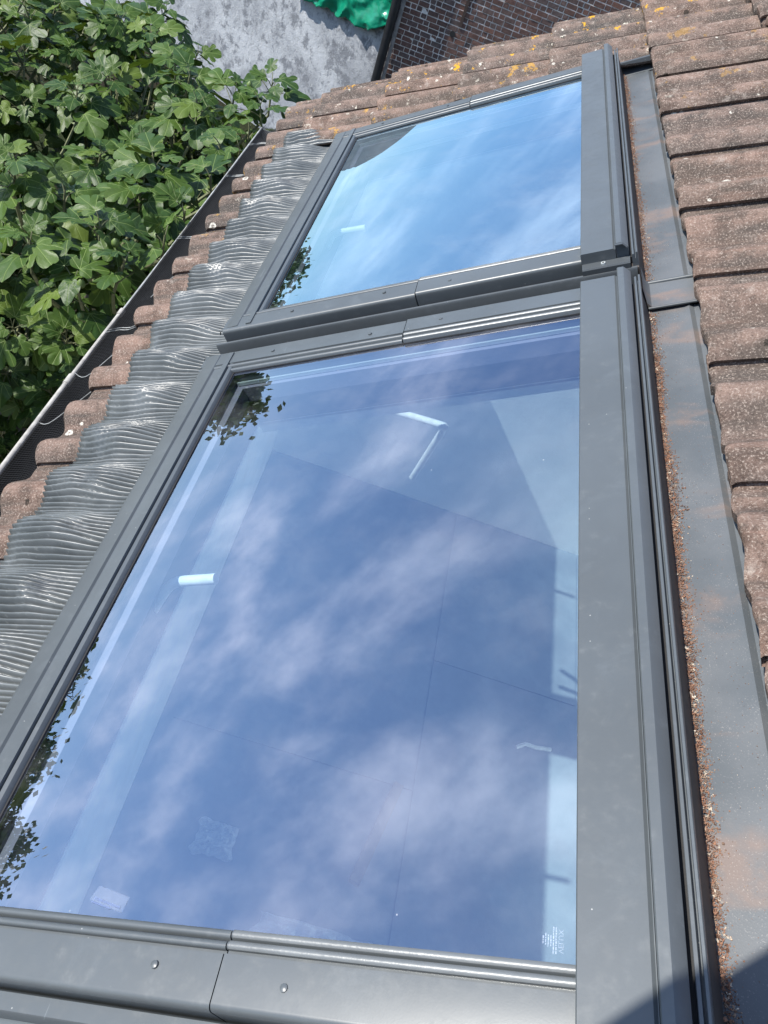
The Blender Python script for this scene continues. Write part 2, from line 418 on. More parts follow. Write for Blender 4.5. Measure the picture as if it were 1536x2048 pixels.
fl = MB().box((-1.0, -2.8, ZF-.12), (2.5, 3.4, ZF)).build('floor', M_FLOOR, house, IDENT)
mk('inner_wall', *gable(2.90, 2.96, -1.0, 2.5, ZF-.05, -.19), M_PLASTER, house, IDENT)
mk('inner_wall', *gable(-.42, -.36, -1.0, 1.4, ZF-.05, -.19), M_PLASTER, house, IDENT)
mk('inner_wall', *gable(-.42, 3.0, 1.17, 1.23, ZF-.05, -.19), M_PLASTER, house, IDENT)
mk('inner_wall', *gable(-2.9, 3.0, -.84, XW, ZF-.05, -.178), M_PLASTER, house, IDENT)
MB().box((-1.05, -3.0, 0), (-.88, 3.42, OZ-.93)).build('outer_wall', M_WALLO, house, IDENT)
mk('outer_wall', *gable(3.42, 3.52, -1.05, 2.6, 0, -.18), M_WALLO, house, IDENT)
mk('outer_wall', *gable(-3.1, -3.0, -1.05, 2.6, 0, -.18), M_WALLO, house, IDENT)
MB().box((2.6, -3.1, 0), (2.75, 3.52, OZ+1.9)).build('outer_wall', M_WALLO, house, IDENT)
# window linings: vertical below the sill, square at the sides and head
for (a, b) in OPEN:
    L = MB()
    L.box((GU0, a-.03, -.2), (GU1, a, -.045)); L.box((GU0, b, -.2), (GU1, b+.03, -.045)); L.box((GU1-.03, a, -.2), (GU1, b, -.045))
    o = L.build('window_lining', M_PLASTER, house, IDENT); o.data.transform(ROOF)
# floor boards seams: raised sheets of board on the floor
for i, (x0, x1, y0, y1) in enumerate(((.286, 1.0, .6, 1.957), (.286, .98, 1.963, 2.88), (-.70, .28, 1.343, 2.3), (-.70, .28, .1, 1.337))):
    MB().box((x0, y0, ZF+.002), (x1, y1, ZF+.006)).build('floor_board', M_FLOOR, fl, IDENT)

# ------------------------------------------------------------------ roof tiles
GAUGE, TW, TL = .335, .30, .40
A_ = .0185
def tprof(v):
    h = A_*(1+math.cos(2*math.pi*(v-.043)/.15))
    k = min(1, max(0, (v-.283)/.012))
    return h-.017*k*k*(3-2*k)
def tile_mesh(name, va=0.0, vb=.325, ua=0.0, ub=TL, seed=0):
    vs_ = [va+(vb-va)*i/26 for i in range(27)] if vb-va > .2 else [va+(vb-va)*i/8 for i in range(9)]
    n = len(vs_); rows = [(0, -.0065), (.0045, -.0018), (.013, 0), (.15, 0), (ub, 0)]
    rows = [(max(ua, 0)+r if r < ub else ub, d) for r, d in rows]
    verts = []; faces = []; rg = random.Random(seed)
    ph = rg.uniform(0, 6)
    for iu, (uu, d) in enumerate(rows):
        for iv, v in enumerate(vs_):
            jag = .0022*math.sin(v*90+ph)*(1 if iu < 3 else 0)+rg.uniform(-.0012, .0012)*(iu == 0)
            edge = -.003 if iv == 0 else 0
            verts.append((uu+jag, v, tprof(v)+.034*(1-uu/GAUGE)+d+edge))
    for r in range(len(rows)-1):
        for i in range(n-1): faces.append((r*n+i, (r+1)*n+i, (r+1)*n+i+1, r*n+i+1))
    # front end face and underside lip, thickness 15 mm
    b = len(verts); th = .019
    for v_i in range(n): x = verts[v_i]; verts.append((x[0]+.001, x[1], x[2]-th))
    for v_i in range(n): x = verts[2*n+v_i]; verts.append((x[0]+.03, x[1], x[2]-th-.003))
    for i in range(n-1):
        faces.append((i, i+1, b+i+1, b+i)); faces.append((b+i, b+i+1, b+n+i+1, b+n+i))
    # side lip at v = va and far side
    for s in (0, n-1):
        sd = len(verts)
        for r in range(len(rows)): x = verts[r*n+s]; verts.append((x[0], x[1]+(.004 if s == 0 else 0), x[2]-(.0075 if s == 0 else th)))
        for r in range(len(rows)-1): faces.append((r*n+s, sd+r, sd+r+1, (r+1)*n+s) if s == 0 else (r*n+s, (r+1)*n+s, sd+r+1, sd+r))
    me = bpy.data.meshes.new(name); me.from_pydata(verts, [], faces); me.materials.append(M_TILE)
    bm = bmesh.new(); bm.from_mesh(me); bmesh.ops.recalc_face_normals(bm, faces=bm.faces); bm.to_mesh(me); bm.free()
    me.shade_smooth(); me.set_sharp_from_angle(angle=R_(50)); return me
TM = [tile_mesh('roof_tile', seed=s) for s in range(5)]
TM_CUT = [tile_mesh('roof_tile', .215, .325, seed=s+20) for s in range(3)]      # cut beside the far window
TM_SH = [tile_mesh('roof_tile', ub=.23, seed=s+40) for s in range(3)]           # eaves course, half hidden by the apron
W_T = -.073
rt = random.Random(3)
def put_tile(me, u, v, lichen=0.0, dw=0.0):
    o = link(bpy.data.objects.new('roof_tile', me))
    o.parent = roof
    o.matrix_local = ROOF @ Matrix.Translation((u+rt.uniform(-.004, .004), v+rt.uniform(-.0015, .0015), W_T+dw+rt.uniform(-.0015, .0015))) @ Matrix.Rotation(rt.uniform(-.006, .006), 4, 'Z')
    o['lichen'] = lichen
    return o
LAP = [-.013+.3*k for k in range(-4, 12)]           # ... 3.287
CRS = [.10, .435, .77, 1.105, 1.44, 1.775]
for v in LAP:
    for u in CRS:
        if u > 1.2 and v < 1.0: continue
        put_tile(rt.choice(TM), u, v, .85 if (v > 3.2) else (.25 if v > 2.3 else 0))
for v in LAP:
    put_tile(rt.choice(TM_SH), -1.375, v, .35 if v > 2 else .0, -.012)
for u in (-1.20, -.885, -.565, -.225):
    for v in LAP:
        if v > 2.9: put_tile(rt.choice(TM), u, v, 1.0 if v > 3.2 else .5)
        elif 2.6 < v < 2.9: put_tile(rt.choice(TM_CUT), u, v, .3)
        elif v < -.25: put_tile(rt.choice(TM), u, v, 0)

# ------------------------------------------------------------------ roof windows
def seg_profile(base_pts): return base_pts
def rail(c, w, r, n=6): return arc(c, w, r, 180, 0, n)
def window(dv, label, gmat, hood0, hood1, first):
    t = thing('roof_window', label, 'skylight', (-.5, (V0+V1)/2+dv, -.02), ROOF)
    # bottom frame cladding (downslope edge)
    pr = [(-.99, -.07), (-.99, -.014)]+arc(-.976, -.014, .014, 180, 95, 6)+[(-.946, .0015), (-.943, -.0025), (-.923, -.0025), (-.921, .003), (-.908, .003), (-.9065, -.006), (-.9050, -.006), (-.9040, -.001), (-.8975, -.003), (-.8935, -.010), (-.8935, -.07)]
    mk('bottom_cladding', *extr(pr, 'v', V0+.012+dv, V1-.012+dv), M_CLAD, t, ROOF, 40)
    # side cladding, two overlapping lengths each side
    def side(sign, near):
        f = (lambda v: v+dv) if near else (lambda v: 1.615-v+dv)
        prof = [(.150, -.068), (.150, -.012)]+arc(.158, -.0085, .008, 180, 92, 5)+[(.203, 0), (.2045, -.007), (.2075, -.007)]+arc(.212, -.004, .0045, 180, 0, 6)+[(.2185, -.009)]+arc(.224, -.008, .0048, 170, 10, 6)+[(.2295, -.024), (.2295, -.068)]
        for (ua, ub, dw) in ((-.986, -.4820, 0), (-.4790, -.104, .0028)):
            P = [(f(p[0]), p[1]+(dw if p[1] > -.05 else 0)) for p in prof]
            o = mk('side_cladding', *extr(P, 'u', ua, ub), M_CLAD, t, ROOF, 40)
            # paler strip on the rail crown: sun glint put into the colour
            rp = arc(.212, -.004+dw, .0049, 150, 30, 5)+[(.2125, -.006+dw)]
            if ub > -.2:
                rp = [(f(p[0]), p[1]) for p in rp]
                mk('rail', *extr(rp, 'u', ua+.002, ub-.001), M_BRIGHT, o, ROOF, 60)
                rp = arc(.224, -.008+dw, .0052, 140, 40, 5)+[(.2245, -.010+dw)]
                rp = [(f(p[0]), p[1]) for p in rp]
                mk('rail', *extr(rp, 'u', ua+.002, ub-.001), M_BRIGHT, o, ROOF, 60)
        for (su, sv) in ((-.561, .185), (-.401, .178), (-.80, .183)):
            c0 = Vector((su, f(sv), .0015 if su < -.48 else .003))
            ring = []
            for k in range(3): ring.append([(c0.x+r*math.cos(a*math.pi/5), c0.y+r*math.sin(a*math.pi/5), c0.z+h) for a in range(10)] if (r := (.0046, .0042, .002)[k]) and (h := (-.001, .001, .0018)[k]) is not None else None)
            v = sum(ring, []); ff = [(i*10+k, i*10+(k+1) % 10, (i+1)*10+(k+1) % 10, (i+1)*10+k) for i in range(2) for k in range(10)]+[tuple(range(20, 30))]
            mk('screw', v, ff, M_CLAD, t, ROOF, 50)
    side(1, True); side(-1, False)
    # corner cheeks: rounded ends of the side covers over the bottom cladding
    for sv in (.1560, 1.459):
        v, ff = [], []
        n = 8
        for i in range(n+1):
            a = R_(90*i/n); v += [(-.986-.006*math.cos(a)*0-.010*math.sin(a), sv+dv-.004, -.012*(1-math.cos(a))), (-.986-.010*math.sin(a), sv+dv+.004, -.012*(1-math.cos(a)))]
        for i in range(n): ff.append((2*i, 2*i+1, 2*i+3, 2*i+2))
        mk('corner_cap', v, ff, M_CLAD, t, ROOF, 60)
    # black glazing gasket frame
    gk = MB(); z0, z1 = -.026, -.0105
    a, b = .2285+dv, 1.3865+dv
    gk.box((-.895, a-.004, z0), (-.8905, b+.004, z1)); gk.box((-.895, a-.004, z0), (-.1, a+.0008, z1)); gk.box((-.895, b-.0015, z0), (-.1, b+.004, z1))
    gk.build('gasket', M_BLACK, t)
    # insulating glass unit
    pv, pf = box_vf((-.892, a, -.0175), (-.098, b, -.0125))
    mk('pane', pv, pf, None, t, ROOF, None, [gmat, M_CLEAR], [1, 0, 1, 1, 1, 1])
    sp = MB(); i0, i1 = .018, .026
    sp.box((-.884, b-i0-.004, -.036), (-.1, b-i0, -.028))
    sp.build('spacer_bar', M_SPACER, t)
    # sash timber under the glass edge
    sh = MB(); q0, q1 = -.075, -.038
    sh.box((-.905, a-.012, q0), (-.870, b+.012, q1)); sh.box((-.870, a-.012, q0), (-.06, a+.006, q1)); sh.box((-.870, b-.032, q0), (-.06, b+.012, q1)); sh.box((-.10, a+.006, q0), (-.06, b-.032, q1))
    sh.build('sash', M_SASH, t)
    # hood on the upslope edge
    hp = [(-.110, -.012), (-.110, .0175), (-.1085, .020), (-.044, .020), (-.0405, .0175), (-.0395, .0175), (-.0395, -.012)]
    mk('hood', *extr(hp, 'v', hood0, hood1), M_CLAD, t, ROOF, 30)
    rp = [(-.0385, -.012), (-.0385, .0275), (-.0370, .029), (-.0265, .029), (-.0250, .0278), (-.0145, .0165), (-.0135, .015), (-.0135, -.012)]
    mk('hood_ridge', *extr(rp, 'v', hood0+.004, hood1+.012), M_CLAD, t, ROOF, 25)
    r2 = [(-.0085, -.03), (-.0085, .005), (-.0078, .006), (-.0045, .006), (-.0035, .004), (-.0035, -.004), (-.0012, -.004), (-.0012, .008), (-.0004, .0095), (.0022, .0095), (.0032, .008), (.0045, -.03)]
    mk('side_rail', *extr(r2, 'v', hood0-.012, hood1+.006), M_CLAD, t, ROOF, 30)
    mk('slot', *extr([(-.0134, -.02), (-.0134, -.006), (-.0086, -.006), (-.0086, -.02)], 'v', hood0, hood1), M_BLACK, t)
    mk('upstand', *extr([(-.012, -.075), (-.012, -.021), (.0035, -.021), (.0135, -.072)], 'v', hood0-.02, hood1+.012), M_BROWN, t)
    if not first:
        # folded end cap with its screw where the hood stops
        ep = [(hood0-.020, -.05), (hood0-.020, -.008), (hood0-.018, -.005), (hood0+.001, -.003), (hood0+.001, -.05)]
        e = mk('end_cap', *extr(ep, 'u', -.109, -.0125), M_CLAD2, t, ROOF, 30)
        mk('end_ridge', *extr([(-.040, .0285), (-.0245, .0285), (-.0155, .018), (-.0165, .0165), (-.025, .0265), (-.040, .0265)], 'v', hood0-.004, hood0+.004), M_CLAD2, t)
        v, ff = tube([(-.066, hood0-.010, -.006), (-.066, hood0-.010, -.001)], .0048, 12); mk('screw', v, ff, M_SPACER, t, ROOF, 40)
        v, ff = tube([(-.066, hood0-.010, -.002), (-.066, hood0-.010, -.0005)], .0022, 6); mk('screw_socket', v, ff, M_BLACK, t, ROOF, 40)
    return t
win1 = window(0, 'large near skylight with violet tinted glass reflecting streaky clouds', M_G1, .085, 1.452, True)
win2 = window(DV, 'far skylight with bright blue glass beneath the tiled verge', M_G2, 1.562, 2.93, False)

# etched maker's mark on the near pane (seen from outside, so mirrored) and pane sticker
def m_sheet(name, c, a):
    m, T = newmat(name); finish(T, T.n('ShaderNodeMixShader', {0: a, 1: T.n('ShaderNodeBsdfTransparent', {'Color': (1, 1, 1)}), 2: T.n('ShaderNodeBsdfDiffuse', {'Color': c})})); return m
M_ETCH = m_sheet('etched_glass_mark', (.58, .65, .80), .22)
def text_mesh(s, size):
    cu = bpy.data.curves.new('mark', 'FONT'); cu.body = s; cu.size = size; cu.align_x = 'CENTER'; cu.resolution_u = 2
    ob = bpy.data.objects.new('mark', cu); COL.objects.link(ob)
    me = bpy.data.meshes.new_from_object(ob.evaluated_get(bpy.context.evaluated_depsgraph_get()))
    bpy.data.objects.remove(ob); return me
pane1 = [o for o in win1.children if o.name.startswith('pane')][0]
me = text_mesh('VELUX', .0072); me.materials.clear(); me.materials.append(M_ETCH)
for v in me.vertices: x, y = v.co.x, v.co.y; v.co = (-.1305+y*1.0, .2500+x, -.0122)
mo = link(bpy.data.objects.new('etched_mark', me)); attach(mo, pane1); mo.matrix_parent_inverse = Matrix.Identity(4)
mo.data = me
dash = MB(); rd = random.Random(5)
for k, (hw, wd) in enumerate(((.0115, .0013), (.0115, .0013), (.005, .0012), (.0055, .0012), (.004, .0012), (.003, .0012))):
    x = -.1328-k*.0025; y = -hw
    while y < hw:
        l = rd.uniform(.001, .0032); dash.box((x-wd/2, .2500+y, -.0124), (x+wd/2*rd.uniform(.3, 1), .2500+y+l, -.01225)); y += l+rd.uniform(.0004, .0009)
dash.build('etched_mark', M_ETCH, pane1)
M_STK = None
stk = MB(); zs = -.0121
def quad(pts, z, th=.0002):
    v = [(p[0], p[1], z) for p in pts]+[(p[0], p[1], z+th) for p in pts]; return v, [(3, 2, 1, 0), (4, 5, 6, 7), (0, 1, 5, 4), (1, 2, 6, 5), (2, 3, 7, 6), (3, 0, 4, 7)]
so = mk('pane_sticker', *quad([(-.690, .2475), (-.6385, .236), (-.6345, .254), (-.684, .264)], zs), m_sheet('pale_film', (.60, .68, .85), .045), None)
tag(so, 'small pale film sticker with two dark bars on near pane corner', 'sticker')
MB().add(quad([(-.684, .2485), (-.643, .2400), (-.6425, .2425), (-.6835, .2510)], zs+.0003)).add(quad([(-.687, .2445), (-.655, .2385), (-.6545, .2405), (-.6865, .2468)], zs+.0003)).build('printed_bar', m_sheet('grey_print', (.20, .26, .45), .25), so)

# ------------------------------------------------------------------ flashings
fs = thing('side_flashing', 'dark grey channel flashing in the gap between the two skylights', 'flashing', (-.5, 1.5, -.07))
pr = [(1.4675, -.03), (1.4675, -.078), (1.5385, -.078), (1.5385, -.024), (1.541, -.0195), (1.545, -.0185), (1.5485, -.0205), (1.5485, -.045), (1.5440, -.045), (1.5440, -.084), (1.4645, -.084), (1.4645, -.03)]
mk('channel', *extr(pr, 'u', -1.0, .0), M_CLAD2, fs, ROOF, 40)
fs2 = thing('side_flashing', 'stepped grey flashing along the near side of the large skylight', 'flashing', (-.5, .1, -.07))
pr = [(.1475, -.03), (.145, -.0265), (.127, -.0265), (.1245, -.029), (.122, -.046), (.119, -.048), (.094, -.048), (.0915, -.05), (.089, -.07), (-.02, -.074), (-.02, -.079), (.086, -.078), (.1475, -.078)]
mk('step_strip', *extr(pr, 'u', -1.0, -.005), M_CLAD, fs2, ROOF, 40)
fs3 = thing('side_flashing', 'narrow grey flashing between the far skylight and verge tiles', 'flashing', (-.5, 2.9, -.07))
mk('strip', *extr([(2.8885, -.06), (2.8885, -.02), (2.8915, -.0185), (2.8945, -.02), (2.8945, -.074), (2.96, -.082), (2.96, -.088), (2.8885, -.086)], 'u', -1.0, .0), M_CLAD, fs3, ROOF, 40)
# head gutter flashing on the upslope side
hf = thing('head_flashing', 'stained grey head flashing trough beside the right-hand tiles', 'flashing', (.06, 1.5, -.07))
def sheet(prof, v0, v1, n, name, mat, par, amp=.0012, sd=0):
    """thin folded sheet; prof=(u,w) open polyline, slightly wavy, 1.5 mm thick"""
    k = len(prof); v = []; f = []
    for s in (0, 1):
        for j in range(n+1):
            t = v0+(v1-v0)*j/n
            for p in prof:
                v.append((p[0], t, p[1]+amp*noise.noise(Vector((p[0]*18, t*6+sd, 0)))-.0015*s))
    N = (n+1)*k
    for j in range(n):
        for i in range(k-1):
            a = j*k+i; f.append((a, a+1, a+k+1, a+k)); f.append((N+a, N+a+k, N+a+k+1, N+a+1))
    for j in range(n):
        a = j*k; f.append((a, a+k, N+a+k, N+a)); a = j*k+k-1; f.append((a, N+a, N+a+k, a+k))
    for i in range(k-1):
        f.append((i, N+i, N+i+1, i+1)); a = n*k+i; f.append((a, a+1, N+a+1, N+a))
    return mk(name, v, f, mat, par, ROOF, 35)
FP = [(.0045, -.03), (.0125, -.068), (.0155, -.0718), (.022, -.0725), (.05, -.0728), (.080, -.0725), (.089, -.0700), (.098, -.0640), (.13, -.0615), (.30, -.0615)]
FP = [(p[0], p[1]-.012*(p[0] > .09)) for p in FP]
sheet(FP, -1.2, 1.455, 40, 'trough', M_FLASH, hf, sd=1)
sheet(FP, 1.535, 2.955, 26, 'trough', M_FLASH, hf, sd=7)
# joint strip between the two lengths
JP = [(.0065, -.02), (.0125, -.052), (.020, -.0615), (.05, -.0620), (.085, -.0618), (.14, -.066)]
sheet(JP, 1.447, 1.540, 6, 'joint_strip', M_FLASH, hf, .0008, 3)
mk('joint_bead', *extr(arc(1.5405, -.0615, .004, 0, 330, 9), 'u', .016, .14), M_CLAD, hf, ROOF, 60)
mk('joint_bead', *extr(arc(1.4465, -.064, .003, 0, 330, 9), 'u', .014, .14), M_CLAD2, hf, ROOF, 60)
mk('end_upstand', *extr([(2.945, -.076), (2.952, -.045), (2.958, -.043), (2.962, -.076)], 'u', .006, .16), M_CLAD2, hf, ROOF, 30)
mk('end_lip', *extr([(2.900, -.0715), (2.945, -.062), (2.947, -.064), (2.901, -.0735)], 'u', .014, .16), M_FLASH, hf, ROOF, 30)
# grit washed into the trough
gr = random.Random(11); gv = []; gf = []
def grain(p, r):
    b = len(gv); q = Matrix.Rotation(gr.uniform(0, 6), 3, Vector((gr.uniform(-1, 1), gr.uniform(-1, 1), gr.uniform(-1, 1))).normalized())
    for d in ((1, 0, 0), (-1, 0, 0), (0, 1, 0), (0, -1, 0), (0, 0, 1), (0, 0, -1)):
        e = q @ Vector((d[0]*r*gr.uniform(.6, 1.3), d[1]*r*gr.uniform(.6, 1.1), d[2]*r*gr.uniform(.5, 1))); gv.append((p[0]+e.x, p[1]+e.y, p[2]+e.z))
    for f in ((0, 2, 4), (2, 1, 4), (1, 3, 4), (3, 0, 4), (2, 0, 5), (1, 2, 5), (3, 1, 5), (0, 3, 5)): gf.append(tuple(i+b for i in f))
for k in range(15000):
    v = gr.uniform(.1, 2.94) if gr.random() < .7 else gr.uniform(.2, 1.3)
    if 1.44 < v < 1.545: continue
    wd = .009+.008*(noise.noise(Vector((v*5, 3, 0)))+.35)+.004*noise.noise(Vector((v*31, 8, 0)))
    if wd < .003: continue
    x = abs(gr.gauss(0, wd*.62))
    u = .0135+x
    if u > .088: continue
    hh = max(0, .006*(1-x/wd))
    grain((u, v, -.0720+gr.uniform(0, hh)), gr.uniform(.0004, .0015)*(1 if gr.random() < .96 else 2.0))
for k in range(1500):
    v = gr.uniform(.12, 2.9); u = gr.uniform(.015, .088)
    if 1.44 < v < 1.545: continue
    grain((u, v, -.0722), gr.uniform(.0003, .0008))
go = mk('roof_grit', gv, gf, M_GRAIN, None, ROOF, None); go['kind'] = 'stuff'; go['label'] = 'reddish brown grit collected along the head flashing trough'; go['category'] = 'grit'

# pleated apron dressed over the eaves tiles
def apron():
    rg = random.Random(21)
    v0, v1, nv, nu = -.05, 3.085, 2900, 20
    u_in, u_out = -.984, -1.232
    def wav(v):
        t = (v+.013) % .30
        lip = 0
        return tprof(min(t, .283)) if t < .283 else tprof(.283)+(tprof(0)-tprof(.283))*(t-.283)/.017
    dents = []
    k = -.013
    while k < 3.2:
        for off in (.035, .185):
            if rg.random() < .88: dents.append((-1.115+rg.uniform(-.03, .025), k+off+.012+rg.uniform(-.012, .012), rg.uniform(.022, .034), rg.uniform(.014, .022)))
        k += .30
    V = []; F = []; dent = []
    for j in range(nv+1):
        v = v0+(v1-v0)*j/nv
        for i in range(nu+1):
            s = i/nu
            edge = u_out+.007*math.sin(v*6.1)+.008*noise.noise(Vector((v*9, 1, 0)))+.004*noise.noise(Vector((v*60, 5, 0)))+.012*((v+.06) % .15-.075)/.075
            u = u_in+(edge-u_in)*s
            drop = min(1, max(0, (s-.10)/.5)); drop = drop*drop*(3-2*drop)
            h = -.055+.0+(-.062+.030*(1-(u+1.375)/GAUGE)+.010+.0-(-.055))*drop
            h += wav(v)*drop*1.0
            # pleats wander and bunch
            ph = v/.0112+1.0*noise.noise(Vector((v*4, u*3, 2)))+1.7*noise.noise(Vector((v*3.1, u*6.4, 9)))*s+.5*noise.noise(Vector((v*14, u*16, 3)))*s
            d = 0; flat = 1.0; sh = 0.0
            for (du, dv, ru, rv) in dents:
                if abs(v-dv) < rv*3:
                    q = ((u-du)/ru)**2+((v-dv)/rv)**2
                    e = math.exp(-q*.9); flat *= 1-.72*e; d -= .0065*e
                    sh += .9*(v-dv)/rv*math.exp(-q*.5)
            ph += sh*.85
            tri = math.sin(2*math.pi*ph); tri = 2*abs(math.sin(math.pi*ph))**.8-1.3
            amp = (.0070+.0040*noise.noise(Vector((v*13, u*6, 4))))*min(1, s*7+.15)
            h += amp*tri*flat+d*1.0+.0034*noise.noise(Vector((v*26, u*26, 7)))*drop
            V.append((u, v, h)); dent.append(1-flat)
    N = nu+1
    for j in range(nv):
        for i in range(nu): a = j*N+i; F.append((a, a+1, a+N+1, a+N))
    b = len(V)
    for j in range(nv+1): x = V[j*N+nu]; V.append((x[0]+.0003, x[1], x[2]-.0028))
    for j in range(nv): F.append((j*N+nu, b+j, b+j+1, (j+1)*N+nu))
    me = mk('apron_flashing', V, F, M_APRON, None, ROOF, 180)
    bm = bmesh.new(); bm.from_mesh(me.data); bmesh.ops.recalc_face_normals(bm, faces=bm.faces); bm.to_mesh(me.data); bm.free()
    if me.data.polygons[100].normal.z < 0: me.data.flip_normals()
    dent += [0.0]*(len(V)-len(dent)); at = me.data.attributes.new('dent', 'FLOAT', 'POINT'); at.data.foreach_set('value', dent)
    return tag(me, 'pleated grey metal apron flashing dressed over the eaves tiles', 'flashing')
apron()

# ------------------------------------------------------------------ gutter with netting
E0 = rw(-1.566, 0, -.1)
GX, GZ = E0.x, E0.z
gt = thing('rain_gutter', 'half-round eaves gutter covered with black plastic netting', 'gutter', (GX+.06, 1.5, GZ-.06), IDENT)
rad = .068; gcx, gcz = GX+rad, GZ
gp = arc(gcx, gcz, rad, 180, 360, 14); gp2 = arc(gcx, gcz, rad+.0025, 360, 180, 14)
mk('trough', *extr(gp+gp2, 'v', -2.0, 3.60), m_plain('dark_gutter_trough', (.035, .033, .03), .8), gt, IDENT, 40)  # whole trough in one dark tone under the netting
mk('end_stop', *extr(gp, 'v', 3.598, 3.603), M_ZINC, gt, IDENT)
nseg = 24
for (ya, yb, r) in ((-2.0, 1.62, .0082), (1.62, 1.66, .0105), (1.66, 1.99, .0072), (1.99, 2.02, .0095), (2.02, 3.60, .0042)):
    v, f = tube([(GX-.001+.0015*math.sin(y*3), y, GZ+.002) for y in [ya+(yb-ya)*i/nseg for i in range(nseg+1)]], r, 10)
    mk('rolled_bead', v, f, M_PVC if yb < 2.1 else M_ZINC, gt, IDENT, 60)
# netting: two families of thin strands following one shallow curve
net = MB(); rn = random.Random(4)
TEx, TEz = rw(-1.375, 0, -.062).x, rw(-1.375, 0, -.062).z
def npt(s, y):
    x = GX-.012+(TEx+.02-GX+.012)*s; z = GZ+.010+(TEz-.012-GZ-.01)*s**1.3-.016*math.sin(math.pi*s)*(1+.5*math.sin(y*2.3))
    if s < .10: z -= (.10-s)*.35
    z += .006*noise.noise(Vector((s*4, y*5, 0))); return (x+.004*noise.noise(Vector((y*3, s*2, 5))), y, z)
def strand(pts, w):
    v = []; f = []
    for p in pts: v += [(p[0], p[1], p[2]+w), (p[0]-w, p[1]-w*.5, p[2]-w*.6), (p[0]+w, p[1]+w*.5, p[2]-w*.6)]
    for i in range(len(pts)-1):
        for k in range(3): f.append((3*i+k, 3*i+(k+1) % 3, 3*i+3+(k+1) % 3, 3*i+3+k))
    return v, f
for i in range(25): net.add(strand([npt(i/24, -.3+3.92*j/120) for j in range(121)], .0008))
y = -.3
while y < 3.6:
    net.add(strand([npt(i/10, y) for i in range(11)], .0008)); y += .0078
no = net.build('netting', M_NET, gt, IDENT); 
for y in (1.885, 2.50, 3.05, 3.4):
    for dy in (0, .012): net2 = mk('net_seam', *strand([(p[0], p[1], p[2]+.003) for p in [npt(i/12, y+dy+.004*math.sin(i*5)) for i in range(13)]], .0017), M_ZINC, gt, IDENT)
for pts in ([(0.05, 1.45), (.3, 1.43), (.5, 1.50), (.75, 1.57), (.97, 1.60)], [(.1, 1.66), (.35, 1.64), (.55, 1.72), (.8, 1.83), (.98, 1.86)], [(.5, 2.06), (.62, 2.16), (.8, 2.20), (.97, 2.22)], [(.7, 2.34), (.8, 2.38), (.95, 2.40)]):
    P = [Vector(npt(s, y))+Vector((0, 0, .008)) for s, y in pts]
    Q = []
    for i in range(len(P)-1):
        a, b, c_, d = P[max(i-1, 0)], P[i], P[i+1], P[min(i+2, len(P)-1)]
        for t in (0, .25, .5, .75): Q.append(.5*((2*b)+(c_-a)*t+(2*a-5*b+4*c_-d)*t*t+(3*b-a-3*c_+d)*t**3))
    Q.append(P[-1]); v, f = tube(Q, .0011, 5); mk('binding_wire', v, f, M_ZINC, gt, IDENT, 60)

# ------------------------------------------------------------------ things inside the room
def elbow_pipe(pts, r, name, label, cat='pipe', knob=False):
    P = [Vector(p) for p in pts]; Q = []
    for i in range(len(P)-1):
        n = 6
        for k in range(n): Q.append(P[i].lerp(P[i+1], k/n))
    Q.append(P[-1])
    for _ in range(2): Q = [Q[0]]+[(Q[i-1]+Q[i]*2+Q[i+1])/4 for i in range(1, len(Q)-1)]+[Q[-1]]
    v, f = tube(Q, r, 14); o = mk(name, v, f, M_PIPE, None, ROOF, 50)
    return tag(o, label, cat)
elbow_pipe([(-.925, .77, -.135), (-.885, .843, -.11), (-.786, .843, -.11)], .0105, 'wall_pipe', 'white elbow pipe stub on the wall seen through the near pane')
elbow_pipe([(-.905, 2.215, -.125), (-.892, 2.275, -.11), (-.779, 2.26, -.11)], .0105, 'wall_pipe', 'white elbow pipe stub on the wall seen through the far pane')
elbow_pipe([(-.775, 1.86, -.505), (-.553, 1.72, -.50), (-.565, 1.728, -.515), (-.739, 1.801, -.75)], .0105, 'bent_pipe', 'bent white pipe seen deep inside through the near pane')
M_FILM = m_plain('crumpled_plastic', (.55, .60, .66), .35, 0, .2)
def crumple(name, cx, cy, sx, sy, h, label, cat, mat, sd):
    V = []; F = []; n = 18
    for j in range(n+1):
        for i in range(n+1):
            s, t = i/n*2-1, j/n*2-1
            e = max(0, 1-max(abs(s), abs(t))**4)
            V.append((cx+sx*s*(1+.25*noise.noise(Vector((s*2, t*2, sd)))), cy+sy*t*(1+.25*noise.noise(Vector((s*2, t*2, sd+4)))), ZF+.014+h*(.3+.7*abs(noise.noise(Vector((s*3, t*3, sd+9)))))*(.3+.7*e)))
    for j in range(n):
        for i in range(n): a = j*(n+1)+i; F.append((a, a+1, a+n+2, a+n+1))
    return tag(mk(name, V, F, mat, None, IDENT, None), label, cat)
crumple('plastic_film', .02, .68, .20, .09, .09, 'crumpled plastic film on the room floor under the near pane', 'plastic', M_FILM, 1)
crumple('plastic_film', -.40, .95, .07, .06, .06, 'small balled plastic film near the wall under the near pane', 'plastic', M_FILM, 5)
v, f = tube([(.70, 1.66, ZF+.02), (.74, 1.685, ZF+.025), (.79, 1.685, ZF+.022), (.86, 1.70, ZF+.018)], .009, 8); tag(mk('plastic_strip', v, f, M_PIPE, None, IDENT, 60), 'short curved white plastic strip on the room floor', 'strip')
o = MB().box((-.02, -.012, 0), (.02, .40, .03)).build('timber_offcut', m_plain('raw_timber', (.25, .19, .13), .8), None, IDENT)
o.matrix_world = Matrix.Translation((.12, .95, ZF+.014)) @ Matrix.Rotation(R_(-14), 4, 'Z'); tag(o, 'thin timber offcut lying on the room floor', 'timber')

